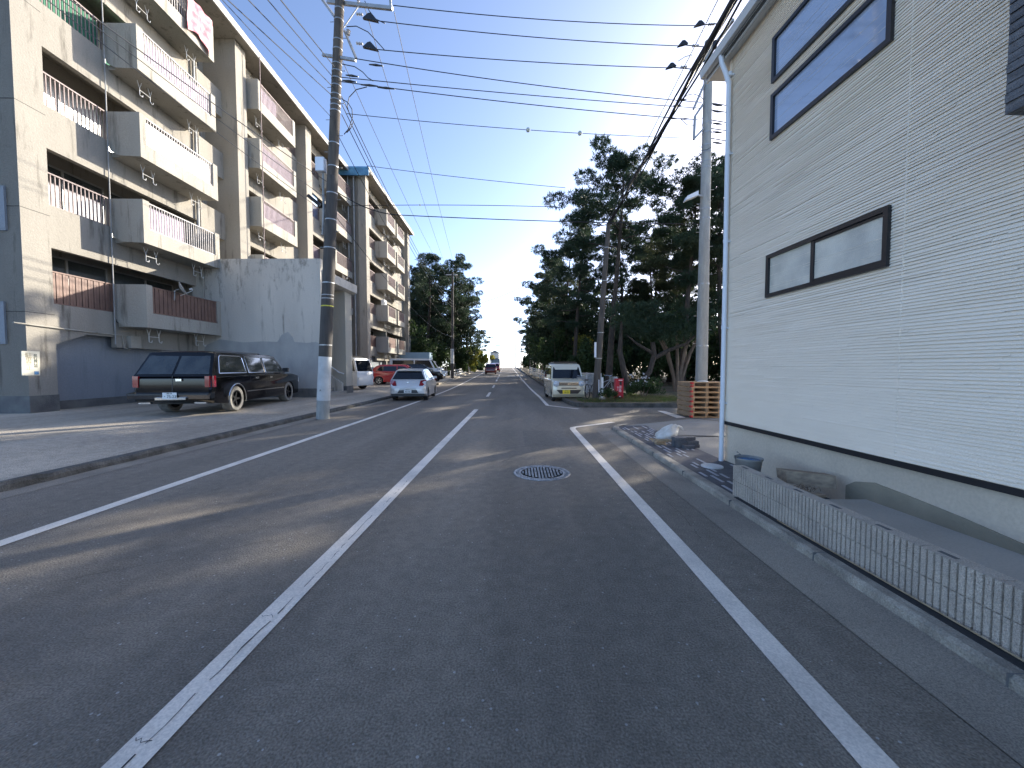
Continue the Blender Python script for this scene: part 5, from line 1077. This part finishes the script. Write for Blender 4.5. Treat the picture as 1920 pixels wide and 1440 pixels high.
mb = MB(); mb.bar((-.6, 1.0, 1.95), (.6, 1.0, 1.95), .03); mb.bar((-.6, -1, 1.95), (.6, -1, 1.95), .03); mb.bar((-.6, 1.0, 1.95), (-.6, -1, 1.95), .03); mb.bar((.6, 1.0, 1.95), (.6, -1, 1.95), .03); mb.bar((.6, 1.0, 1.83), (.6, 1, 1.98), .03); part('roof_rack', mb, M['black'], t, local=True)
def onroad(px, Y): p = at(px, 690, Y); return (p.x, Y, T(Y))
simple('suv', 'dark car driving away in the left lane far down the road', 'car', onroad(920.5, 60), R(2), M['car_darkred'], W=1.7, H=1.6)
simple('suv', 'pinkish red car just ahead of the distant dark car', 'car', onroad(929, 72), R(2), M['car_red'], W=1.65, H=1.6)
simple('van', 'tall dark van leading the distant line of cars', 'van', onroad(930, 86), R(2), M['car_black'], W=1.9, H=2.4, kind='van')
# ================================================================ HOSE BOX, FENCES, BICYCLE
c = gp(1160, 750.5, .16); t = thing('hose_box', 'red fire hose box with white Japanese lettering standing at the wood edge', 'hose box', (c.x, c.y, .15))
x0, y0 = c.x, c.y; w2 = .165
part('cabinet', MB().prism([(x0 - w2, y0 - .1, .22), (x0 + w2, y0 - .1, .22), (x0 + w2, y0 + .16, .22), (x0 - w2, y0 + .16, .22)], [(x0 - w2, y0 - .1, 1.03), (x0 + w2, y0 - .1, 1.03), (x0 + w2, y0 + .16, 1.03), (x0 - w2, y0 + .16, 1.03)]), M['redbox'], t)
part('lid', MB().box(x0 - w2 - .012, x0 + w2 + .012, y0 - .115, y0 + .17, 1.0305, 1.06), M['redbox'], t); part('window', MB().box(x0 - .0, x0 + .09, y0 - .106, y0 - .101, .80, .95), M['dark'], t)
loose('foot', MB().box(x0 - .12, x0 - .08, y0 - .05, y0 + .1, .12, .22).box(x0 + .08, x0 + .12, y0 - .05, y0 + .1, .12, .22), M['redbox'], t)
fm = lambda x, z: frame_m((x, y0 - .104, z), (1, 0, 0), (0, 0, 1))
text('ホ\nー\nス', .085, M['inkwhite'], t, fm(x0 - .07, .63), local=False); text('消\n火\n用', .105, M['inkwhite'], t, fm(x0 + .03, .63), local=False)
part('stripe', MB().box(x0 - .04, x0 + .12, y0 - .107, y0 - .102, .985, 1.01).box(x0 - .02, x0 + .06, y0 - .107, y0 - .102, .31, .345), M['inkwhite'], t)
def rail_fence(name, label, pts, h, nr, m, sp=2.0, cat='fence', r=.035, mesh=False, zoff=0):
    p0 = pts[0]; t = thing(name, label, cat, (p0[0], p0[1], T(p0[1]) + zoff)); L = []
    for (a, b) in zip(pts, pts[1:]):
        n = max(1, round(math.dist(a, b) / sp)); L += [(a[0] + (b[0] - a[0]) * i / n, a[1] + (b[1] - a[1]) * i / n) for i in range(n)]
    L.append(pts[-1])
    for (x, y) in L: part('post', MB().box(x - r, x + r, y - r, y + r, T(y) + zoff - .05, T(y) + zoff + h), M[m], t)
    mb = MB()
    for (a, b) in zip(L, L[1:]):
        for k in range(nr): 
            z = h * (1 - k / nr) - .06; mb.bar((a[0], a[1], T(a[1]) + zoff + z), (b[0], b[1], T(b[1]) + zoff + z), .04, .075)
    part('rails', mb, M[m], t)
    if mesh:
        mb = MB()
        for (a, b) in zip(L, L[1:]):
            n = int(math.dist(a, b) / .07)
            for i in range(1, n): x = a[0] + (b[0] - a[0]) * i / n; y = a[1] + (b[1] - a[1]) * i / n; mb.bar((x, y, zoff + .1), (x, y, zoff + h - .05), .012)
        part('mesh_infill', mb, M[m], t)
    return t
rail_fence('guardrail', 'white three rail guardrail beside the left pavement under the trees', [(xk(44) - .6, 44), (xk(60) - .7, 60), (xk(80) - .8, 80)], .95, 3, 'white', 2.4)
rail_fence('guardrail', 'white rail guardrail along the right verge beyond the cream van', [(xkr(27) + .6, 27), (xkr(44) + .6, 44), (xkr(60) + .6, 60)], 1.0, 4, 'white', 2.4, zoff=.12)
rail_fence('mesh_fence', 'low white mesh fence between the cream van and the slim pole', [(3.35, 22.4), (4.05, 19.2), (3.62, 16.9)], 1.12, 2, 'white', 1.8, r=.02, mesh=True, zoff=.15)
c = gp(1129, 752, .15); t = thing('marker_post', 'white square post in a concrete foot at the kerb corner', 'post', (c.x, c.y, .15)); part('post', MB().box(c.x - .035, c.x + .035, c.y - .035, c.y + .035, .3, 1.12), M['white'], t); part('foot', MB().box(c.x - .11, c.x + .11, c.y - .11, c.y + .11, .14, .30), M['kerb'], t)
mb = MB(); q = [(8.2, 46), (8.2, 80)]
t = rail_fence('dark_fence', 'dark grey picket fence behind the left guardrail', [(-8.4, 46), (-9.2, 66), (-9.8, 82)], 1.7, 2, 'plinth', 3)
for i, yy in enumerate((62, 66, 70, 74, 78)):
    for s, f in ((1, xkr), (-1, xk)):
        x = f(yy) + s * .35; tag(part('bollard', MB().tube([(x, yy, T(yy)), (x, yy, T(yy) + .85)], .055, 8), M['black']), '%s of the dark bollards on the %s pavement edge far down the road' % (('nearest', 'second', 'third', 'fourth', 'farthest')[i], 'right' if s > 0 else 'left'), 'bollard', 'dark bollards along the far road')
def bicycle(loc, rz, label):
    t = thing('bicycle', label, 'bicycle', loc, rz, 'bicycles by the mesh fence')
    for y in (-.5, .5):
        mb = MB().tube([(0, y + .31 * math.cos(a), .33 + .31 * math.sin(a)) for a in [i * math.pi / 12 for i in range(25)]], .018, 6, False); o = part('wheel', mb, M['tyre'], t, local=True); mb = MB()
        for k in range(12): a = k * math.pi / 6; mb.tube([(0, y, .33), (0, y + .3 * math.cos(a), .33 + .3 * math.sin(a))], .003, 4)
        part('spokes', mb, M['steel'], o, local=True); part('mudguard', MB().tube([(0, y + .35 * math.cos(a), .33 + .35 * math.sin(a)) for a in [R(20) + i * R(14) for i in range(11)]], .012, 5), M['steel'], o, local=True)
    mb = MB()
    for a, b in (((0, -.5, .33), (0, -.15, .3)), ((0, -.15, .3), (0, -.28, .8)), ((0, -.5, .33), (0, -.25, .7)), ((0, -.15, .3), (0, .35, .75)), ((0, -.25, .62), (0, .35, .8)), ((0, .5, .33), (0, .33, .95))): mb.tube([a, b], .016, 6)
    part('frame', mb, M['alu'], t, local=True); part('saddle', MB().hexa([(-.07, -.4, .8), (.07, -.4, .8), (.02, -.15, .8), (-.02, -.15, .8), (-.08, -.4, .86), (.08, -.4, .86), (.03, -.15, .84), (-.03, -.15, .84)]), M['black'], t, local=True)
    part('handlebar', MB().tube([(-.26, .2, .98), (-.2, .3, 1.0), (0, .33, .97), (.2, .3, 1.0), (.26, .2, .98)], .014, 6), M['chrome'], t, local=True)
    part('basket', MB().box(-.16, .16, .42, .66, .7, .93), M['steel'], t, local=True); return t
bicycle((4.15, 18.6, .15), R(-62), 'bicycle leaning behind the white post, wheel showing'); bicycle((3.15, 20.9, .15), R(25), 'bicycle parked behind the bonnet side of the cream van'); bicycle((2.95, 17.3, .15), R(8), 'bicycle squeezed between the cream van and the slim pole')
# distant building and hedge
p = at(928, 690, 111); t = thing('far_house', 'tiny grey building beyond the distant cars at the end of the road', 'building', (p.x, 116, T(112)))
part('wall', MB().box(p.x - 1.5, p.x + 1.0, 114, 120, 1.2, 6.0), M['stairwall'], t); part('roof', MB().prism([(p.x - 1.7, 113.8, 6), (p.x + 1.2, 113.8, 6), (p.x - .2, 113.8, 6.6)], [(p.x - 1.7, 120.2, 6), (p.x + 1.2, 120.2, 6), (p.x - .2, 120.2, 6.6)]), M['plinth'], t); part('window', MB().box(p.x - .2, p.x + .6, 113.97, 113.99, 3, 4.4), M['glass'], t)
t = rail_fence('sea_railing', 'dark low barrier closing the far end of the road by the sea', [(at(945, 690, 124).x, 124), (at(962, 690, 124).x, 124)], 1.0, 3, 'plinth', .6, zoff=.15)
# ================================================================ VEGETATION
def mesh_np(name, V, Fc, m, k=3):
    me = bpy.data.meshes.new(name); me.vertices.add(len(V)); me.vertices.foreach_set('co', V.astype(np.float32).ravel())
    me.loops.add(Fc.size); me.loops.foreach_set('vertex_index', Fc.astype(np.int32).ravel()); me.polygons.add(len(Fc)); me.polygons.foreach_set('loop_start', np.arange(0, Fc.size, k, dtype=np.int32)); me.update(calc_edges=True); me.validate(); me.materials.append(m); return me
def tufts(rg, C, Rr, n, blades, ln, wd, up=.5):
    """C (m,3) clump centres, Rr (m,3) radii, n tufts per clump"""
    m = len(C); d = rg.normal(size=(m, n, 3)); d /= np.linalg.norm(d, axis=2, keepdims=True); rad = rg.uniform(.25, 1, (m, n, 1)) ** .5
    P = (C[:, None, :] + d * rad * Rr[:, None, :]).reshape(-1, 3); D = d.reshape(-1, 3)
    N = len(P); b = rg.normal(size=(N, blades, 3)) * .75 + D[:, None, :] * .7; b[..., 2] += up; b /= np.linalg.norm(b, axis=2, keepdims=True)
    L = rg.uniform(.7, 1.2, (N, blades, 1)) * ln; s = np.cross(b, rg.normal(size=(N, blades, 3))); s /= np.linalg.norm(s, axis=2, keepdims=True) + 1e-9
    Q = P[:, None, :] + rg.normal(size=(N, blades, 3)) * .02; tip = Q + b * L; mid = Q + b * L * .35
    V = np.stack([Q, mid + s * wd / 2, tip, mid - s * wd / 2], axis=2).reshape(-1, 3); F = np.arange(len(V)).reshape(-1, 4); return V, F
def leaves(rg, C, Rr, n, sz):
    m = len(C); d = rg.normal(size=(m, n, 3)); d /= np.linalg.norm(d, axis=2, keepdims=True); rad = rg.uniform(.1, 1, (m, n, 1)) ** .45
    P = (C[:, None, :] + d * rad * Rr[:, None, :]).reshape(-1, 3); N = len(P)
    a = rg.normal(size=(N, 3)); a /= np.linalg.norm(a, axis=1, keepdims=True); b = np.cross(a, rg.normal(size=(N, 3))); b /= np.linalg.norm(b, axis=1, keepdims=True) + 1e-9
    s = rg.uniform(.6, 1.2, (N, 1)) * sz; V = np.stack([P - a * s, P + b * s * .5, P + a * s, P - b * s * .5], axis=1).reshape(-1, 3); return V, np.arange(len(V)).reshape(-1, 4)
def pine_meshes(seed, h, spread, n_br, low=.34, tuft_n=84, bl=8, lean=.6, fork=False, ln=.25, wd=.040):
    rg = np.random.default_rng(seed); rn = random.Random(seed); tr = MB()
    a0 = rn.uniform(0, 6.28); fx = lambda z: lean * math.sin(z / h * 2.4 + a0) - lean * math.sin(a0); fy = lambda z: lean * .8 * math.cos(z / h * 2.1 + a0) - lean * .8 * math.cos(a0)
    N = 14; pts = [(fx(h * i / N), fy(h * i / N), h * i / N) for i in range(N + 1)]
    tr.tube(pts, [max(.035, .23 * (h / 14) * (1 - .86 * i / N)) * (1.25 if i == 0 else 1) for i in range(N + 1)], 10); C = []; Rr = []
    for k in range(n_br):
        f = low + (1 - low) * ((k + rn.random()) / n_br) ** .9; z = h * f; az = k * 2.4 + rn.uniform(-.5, .5)
        rl = spread * (math.sin(math.pi * min(1, (f - low) / (1 - low) * .75 + .22)) ** .7) * rn.uniform(.55, 1.12); rl = max(rl, .5)
        if f > .93: rl *= .6
        d = Vector((math.cos(az), math.sin(az), 0)); p0 = Vector((fx(z), fy(z), z)); rise = rn.uniform(-.05, .38) * rl; b = [p0 + d * rl * t_ + Vector((0, 0, rise * t_ ** 1.6 + rn.uniform(-.12, .12) * (t_ > 0))) for t_ in (0, .3, .6, .85, 1)]
        tr.tube(b, [.075 * (1.2 - f), .06 * (1.2 - f), .04 * (1.2 - f), .025 * (1.2 - f), .012], 6)
        nc = max(2, int(rl * 1.1))
        for c_ in range(nc):
            t_ = .42 + .62 * (c_ + rn.random() * .8) / nc; p = p0 + d * rl * min(t_, 1.03) + Vector((0, 0, rise * t_ ** 1.6)) + Vector((rn.gauss(0, .28), rn.gauss(0, .28), rn.gauss(.12, .16)))
            s = rn.uniform(.6, 1.05); C.append(p[:]); Rr.append((s * .80, s * .80, s * .40)); 
            if rn.random() < .5: tr.tube([p0 + d * rl * t_ * .7 + Vector((0, 0, rise * (t_ * .7) ** 1.6)), p], [.02, .008], 5)
    V, F = tufts(rg, np.array(C), np.array(Rr), tuft_n, bl, ln, wd); return tr, V, F
PM = []
for i, (sd_, h, sp_, nb, lo_) in enumerate([(3, 14.5, 3.9, 24, .36), (8, 14, 3.4, 22, .42), (15, 13.5, 4.1, 23, .36), (22, 15, 3.2, 20, .5)]):
    tr, V, F = pine_meshes(sd_, h, sp_, nb, lo_); o = part('trunk_src', tr, M['bark'], smooth=60, fix=False); tm = o.data; bpy.data.objects.remove(o); tm.name = 'trunk'
    PM.append((tm, mesh_np('crown', V, F, M['pine' if i % 2 == 0 else 'pine_b'], 4), h))
def pine(x, y, k, h, rz, label, group='dark pines of the wood', z=None, sxy=1.0):
    tm, cm, hh = PM[k]; z = (T(y) + .14) if z is None else z; t = thing('pine_tree', label, 'pine tree', (x, y, z), rz, group); s = h / hh; t.scale = (s * sxy, s * sxy, s)
    a = mkobj('trunk', tm, t); b = mkobj('crown', cm, t); return t
# the tall forked pine in front: own crown
tr, V, F = pine_meshes(41, 14.0, 4.2, 22, .62, 88, 8, .5); o = part('trunk_src', tr, M['bark'], smooth=60, fix=False); tm0 = o.data; bpy.data.objects.remove(o)
t = thing('pine_tree', 'tallest pine standing directly behind the slim leaning pole', 'pine tree', (5.6, 24.0, .14), R(200), 'dark pines of the wood'); mkobj('trunk', tm0, t); mkobj('crown', mesh_np('crown', V, F, M['pine'], 4), t)
PL = [(9.8, 23.4, 3, 12.6, 40, 'pine with double straight trunks behind the red hose box'), (12.6, 23.6, 2, 13.2, 130, 'pine crown showing left of the concrete pole'),
      (14.6, 26.4, 3, 14.6, 210, 'tall pine crown between the concrete pole and the house'), (4.6, 31.5, 2, 12.4, 70, 'pine whose crown overhangs the cream van'), (4.3, 39, 0, 13.6, 160, 'second pine along the right verge beyond the van'), (4.6, 47, 1, 14.2, 240, 'third pine along the right verge beyond the van'),
      (3.9, 57, 3, 14.8, 20, 'fourth pine along the right verge, slender crown'), (3.0, 68, 2, 14.0, 100, 'fifth pine along the right verge'), (2.6, 80, 0, 10.0, 190, 'far right pine leaning toward the road gap'),
      (2.6, 93, 1, 8.0, 280, 'farthest small pine on the right skyline'), (16.5, 29, 0, 13.0, 80, 'pine deep in the wood behind the house corner'), (19.0, 28.0, 1, 13.0, 350, 'pine hidden mostly behind the house roof'), (10.0, 37.5, 1, 14.2, 20, 'back row pine seen just right of the slim pole'), (13.8, 38.5, 2, 14.4, 110, 'back row pine midway between slim pole and concrete pole'), (17.5, 41, 0, 15.0, 200, 'back row pine near the concrete pole'), (13.4, 34.5, 1, 13.2, 70, 'pine filling the middle of the crown line'), (11.6, 33.5, 3, 11.6, 250, 'shorter pine between the two near crowns'), (20.5, 36, 2, 13.5, 140, 'rear pine behind the new house'), (8.5, 52, 0, 14.0, 220, 'rear pine beyond the second verge row'), (7.5, 66, 3, 14.0, 310, 'rear pine beyond the fourth verge pine'), (14.5, 17.4, 3, 11.5, 200, 'pine hidden behind the house, nearest the side street'), (20.5, 25.0, 0, 12.5, 10, 'pine hidden behind the house, farther back'), (18, 20.6, 0, 12.5, 100, 'pine hidden behind the house, middle of three')]
for (x, y, k, h, a, lb) in PL: pine(x, y, k, h, R(a), lb, sxy=1.0 if y < 50 else .9)
for (x, y, k, h, a, lb, s) in [(-12.2, 50.5, 2, 15.0, 10, 'tall tree against the end wall of the far apartment block', 1.15), (-9.4, 54, 0, 15.6, 120, 'round topped tree behind the white wrapped pole', 1.1), (-7.8, 61, 1, 13.8, 230, 'rightmost of the tall left trees, leaning to the road', 1.0),
                               (-15, 60, 3, 15.8, 330, 'rear tall tree behind the left row', 1.2), (-9.5, 78, 2, 8.6, 50, 'lower tree behind the yellow bushes', 1.1), (-9.0, 90, 1, 8.8, 150, 'distant tree left of the far lamp posts', 1.2)]:
    pine(x, y, k, h, R(a), lb, 'tall trees on the left beyond the blocks', sxy=s)
def bush(name, label, x, y, r, h, m, n, sz, cat='bush', z=None, group='shrubs under the trees', stems=6, seed=0, nc=26):
    rg = np.random.default_rng(seed or int(abs(x * 131 + y * 17))); z = T(y) + .13 if z is None else z
    t = thing(name, label, cat, (x, y, z), 0, group); C = rg.normal(size=(nc, 3)) * np.array([r * .42, r * .42, h * .2]) + np.array([0, 0, h * .55]); C[:, 2] = np.clip(C[:, 2], h * .12, h * .95)
    V, F = leaves(rg, C, np.tile(np.array([[r * .34, r * .34, h * .17]]), (nc, 1)), n, sz); mkobj('foliage', mesh_np('foliage', V, F, M[m], 4), t)
    mb = MB()
    for i in range(stems): a = rg.uniform(0, 6.28); mb.tube([(0 + .05 * math.cos(a), .05 * math.sin(a), -.05), (r * .25 * math.cos(a), r * .25 * math.sin(a), h * .4), (r * .5 * math.cos(a), r * .5 * math.sin(a), h * .8)], [.035, .02, .008], 5)
    part('stems', mb, M['bark_pale'], t, local=True); return t
BL = [(7.2, 29.5, 1.5, 3.4, 'broad', 'low dark shrub between the trunks behind the hose box'), (10.6, 29.5, 1.8, 3.6, 'broad', 'low dark shrub left of the bare stems'), (13.6, 31, 2.0, 3.8, 'broad', 'low dark shrub right of the bare stems'), (16.6, 30, 2.0, 3.8, 'broad', 'low dark shrub behind the pallets'), (5.0, 29.3, 1.3, 3.2, 'broad', 'low dark shrub behind the mesh fence'), (3.4, 35, 1.6, 4.4, 'broad', 'leafy evergreen shrub right behind the cream van roof'), (6.2, 33.5, 1.8, 4.2, 'yellow_leaf', 'sunlit yellow green shrub seen through the trunks by the slim pole'), (9.6, 36, 2.3, 4.8, 'broad', 'dark understory shrub left of the bare pale trunk'),
      (13, 35.5, 2.6, 5.2, 'broad', 'dark understory shrub behind the bare pale trunk'), (17, 33, 2.6, 5.2, 'broad', 'dark understory shrub behind the concrete pole foot'), (15.6, 26, 1.6, 4.6, 'yellow_leaf', 'yellow green leafy shrub between the pole and the house'),
      (21, 31, 2.8, 5.5, 'broad', 'understory shrub by the house corner'), (4.4, 44, 1.7, 4.4, 'broad', 'understory shrub beside the right guardrail'), (5.2, 55, 2.0, 5.0, 'broad', 'second shrub beside the right guardrail'), (4.4, 68, 2.0, 5.0, 'broad', 'third shrub beside the right guardrail'),
      (2.6, 88, 1.5, 3.2, 'broad', 'small shrub at the far right pavement edge'), (11.5, 44, 3.0, 5.5, 'broad', 'rear understory thicket in the middle of the wood'), (18, 43, 3.2, 6, 'broad', 'rear understory thicket on the right of the wood'), (8, 46, 2.6, 5.5, 'broad', 'rear understory thicket left in the wood')]
for (x, y, r, h, m, lb) in BL: bush('shrub', lb, x, y, r, h, m, 130, .15 if y < 50 else .2)
for (x, y, r, h, m, lb) in [(-9.7, 47.5, 1.8, 4.6, 'broad', 'dark green shrub above the parked white car'), (-12.6, 47, 2.2, 6.0, 'broad', 'dark green shrub behind the blue truck box'), (-8.7, 56, 1.4, 4.0, 'broad', 'shrub behind the left guardrail'), (-8.9, 70, 2.0, 4.4, 'yellow_leaf', 'bright yellow bush left of the far utility pole'),
                             (-7.9, 84, 1.6, 4.2, 'yellow_leaf', 'bright yellow bush right of the far utility pole'), (-7.9, 74, 1.3, 2.2, 'broad', 'clipped dark bush under the yellow leaves')]:
    bush('shrub', lb, x, y, r, h, m, 170, .16 if y < 50 else .22, group='shrubs on the left beyond the blocks')
for i, (x, y, r, h, lb) in enumerate([(5.0, 37, 2.3, 8.2, 'tall dense evergreen filling the gap behind the cream van'), (4.6, 50, 2.2, 9.0, 'tall dense evergreen along the right verge, second'), (4.0, 62, 2.2, 9.5, 'tall dense evergreen along the right verge, third'), (3.6, 76, 2.2, 8.5, 'tall dense evergreen along the right verge, fourth'),
                               (9.5, 42, 3.0, 9.0, 'dense evergreen at the back of the wood, left'), (14.5, 45, 3.4, 9.5, 'dense evergreen at the back of the wood, centre'), (20.5, 46, 3.6, 9.5, 'dense evergreen at the back of the wood, right of centre'), (27, 45, 3.8, 9.5, 'dense evergreen at the back of the wood, near the house corner'), (24, 37, 3.0, 8.0, 'dense evergreen behind the concrete pole, farther right'), (8.2, 31.5, 1.7, 6.0, 'rounded evergreen between the trunks behind the hose box'), (12.5, 30.5, 1.9, 6.4, 'rounded evergreen behind the bare stems'),
                               (17.5, 38, 2.4, 8.5, 'rounded evergreen deep behind the concrete pole'), (11, 58, 3.6, 10, 'distant evergreen closing the back of the wood')]):
    bush('evergreen_tree', lb, x, y, r, h, 'broad2', 190, .15 if y < 45 else .2, 'tree', group='dense evergreens at the back of the wood', stems=7, nc=44, seed=60 + i)
for i, (x, y, r, h, lb) in enumerate([(-11.6, 54.5, 3.0, 13.0, 'dense dark tree at the end wall of the far block'), (-8.9, 58, 2.3, 11.5, 'dense dark tree right behind the white wrapped pole'), (-14.5, 57, 3.0, 13.5, 'dense dark tree hidden behind the far block corner')]):
    bush('evergreen_tree', lb, x, y, r, h, 'broad2', 260, .17, 'tree', group='tall trees on the left beyond the blocks', stems=7, nc=60, seed=90 + i)
bush('flowering_shrub', 'green clump with white daisies beside the pallet stack', 5.7, 17.6, .85, .95, 'broad', 90, .06, 'plant', group=None)
rg = np.random.default_rng(77); C = rg.uniform((-.75, -.5, .55), (.1, .1, 1.15), (26, 3)); V, F = leaves(rg, C, np.full((26, 3), .035), 9, .035); o = bpy.context.scene.objects['flowering_shrub']; mkobj('flowers', mesh_np('flowers', V, F, M['flower'], 4), o)
bush('weed_clump', 'dark green weeds at the foot of the white post', 3.75, 16.0, .45, .6, 'broad', 50, .05, 'plant', group=None, nc=16)
bush('weed_clump', 'low plant beside the kerb behind the cream van', 2.75, 25.5, .6, .7, 'grass', 60, .07, 'plant', group=None, nc=16)
# bare many stemmed trunk and leaning trunk
t = thing('bare_tree', 'pale many stemmed trunk left of the concrete pole foot', 'tree', (9.1, 22.2, .15)); mb = MB(); rn = random.Random(5)
for i in range(9):
    a = i * .7; k = rn.uniform(.7, 1.2); mb.tube([(9.1 + .1 * math.cos(a), 22.2 + .1 * math.sin(a), .05), (9.1 + .22 * math.cos(a) * k, 22.2 + .2 * math.sin(a), 1.0), (9.1 + .6 * math.cos(a) * k, 22.2 + .5 * math.sin(a), 2.3), (9.1 + 1.3 * math.cos(a) * k, 22.2 + 1 * math.sin(a), 3.8)], [.12, .09, .06, .02], 7)
part('stems', mb, M['bark_pale'], t); rg = np.random.default_rng(5); C = rg.normal(size=(16, 3)) * np.array([.9, .7, .5]) + np.array([9.1, 22.2, 4.0]); V, F = leaves(rg, C, np.full((16, 3), .5), 60, .10); V -= np.array([9.1, 22.2, .15]); mkobj('crown', mesh_np('crown', V, F, M['broad'], 4), t)
t = thing('pine_tree', 'dark pine with a low trunk leaning right from the fork near the hose box', 'pine tree', (6.0, 20.6, .15), 0, 'dark pines of the wood')
mb = MB().tube([(6.0, 20.6, .05), (6.5, 20.8, .6), (7.1, 21.0, 1.3), (7.4, 21.2, 2.2), (7.3, 21.2, 2.9)], [.17, .15, .14, .14, .12], 9); mb.tube([(7.35, 21.2, 2.0), (8.1, 21.0, 2.45), (9.0, 20.9, 2.8), (9.8, 20.8, 3.6)], [.12, .10, .08, .03], 8); mb.tube([(7.3, 21.2, 2.3), (6.4, 21, 2.8), (5.8, 21, 3.3)], [.1, .07, .02], 7)
mb.tube([(5.95, 20.6, .05), (5.7, 20.8, 1.2), (5.5, 21, 2.4), (5.6, 21.1, 4)], [.17, .16, .13, .06], 9)
part('trunk', mb, M['bark'], t); rg = np.random.default_rng(9); C = np.array([(9.6, 20.8, 3.7), (8.9, 20.9, 3.4), (8.2, 21, 3.3), (7.3, 21.2, 3.5), (6.6, 21.1, 3.6), (5.8, 21.1, 3.9), (5.5, 21.2, 4.5), (7.8, 21.1, 4.0), (9.0, 21.2, 4.2), (6.3, 21.3, 4.6), (7.2, 21.4, 4.7), (10.2, 20.9, 4.1)]); V, F = tufts(rg, C, np.tile([[.8, .7, .42]], (12, 1)), 75, 8, .25, .045); V -= np.array([6.0, 20.6, .15]); mkobj('crown', mesh_np('crown', V, F, M['pine'], 4), t)
tag(part('stake', MB().bar((5.75, 21.6, .1), (5.55, 21.7, .95), .06), M['polewhite']), 'short white leaning stake beside the fork of dark trunks', 'stake')
# grass and litter
rg = np.random.default_rng(31); P = []
for (cx_, cy_, rx, ry, n) in [(4.2, 15.9, 1.9, .7, 2600), (6.3, 16.6, 1.8, 1.2, 3600), (5.2, 18.2, 1.6, 1.2, 1500), (8.5, 17.2, 1.6, 1.6, 1500), (3.2, 15.6, .5, .4, 300), (3.4, 26, .8, 2.5, 900)]: P.append(np.stack([rg.normal(cx_, rx * .5, n), rg.normal(cy_, ry * .5, n), np.full(n, .15)], 1))
P = np.concatenate(P); P = P[(P[:, 1] > 15.02) & (P[:, 0] > 2.5)]; N = len(P); d = rg.normal(size=(N, 3)) * .5; d[:, 2] = 1; d /= np.linalg.norm(d, axis=1, keepdims=True); L_ = rg.uniform(.05, .2, (N, 1)); s = np.cross(d, rg.normal(size=(N, 3))); s /= np.linalg.norm(s, axis=1, keepdims=True)
V = np.stack([P - s * .009, P + s * .009, P + d * L_], 1).reshape(-1, 3); struct(mkobj('grass', mesh_np('grass', V, np.arange(len(V)).reshape(-1, 3), M['grass'], 3)), 'stuff')
rg = np.random.default_rng(35); n = 1500; X = rg.uniform(-14, 1.8, n); Y = rg.uniform(1.2, 14, n); k = (X < -5.6) | (rg.random(n) < .16); X, Y = X[k], Y[k]; Z = np.array([(zl(x, y) if x < xk(y) - .15 else .0) + .006 for x, y in zip(X, Y)]); k = ~((X > xk(8) - .25) & (X < -6.1)); X, Y, Z = X[k], Y[k], Z[k]; N = len(X)
a = rg.uniform(0, 6.28, N); l_ = rg.uniform(.006, .022, N); ca, sa = np.cos(a) * l_, np.sin(a) * l_; w_ = .35
V = np.stack([np.stack([X - ca, Y - sa, Z], 1), np.stack([X + sa * w_, Y - ca * w_, Z + .004], 1), np.stack([X + ca, Y + sa, Z + .002], 1), np.stack([X - sa * w_, Y + ca * w_, Z], 1)], 1).reshape(-1, 3)
struct(mkobj('leaf_litter', mesh_np('leaf_litter', V, np.arange(len(V)).reshape(-1, 4), M['wood'], 4)), 'stuff')
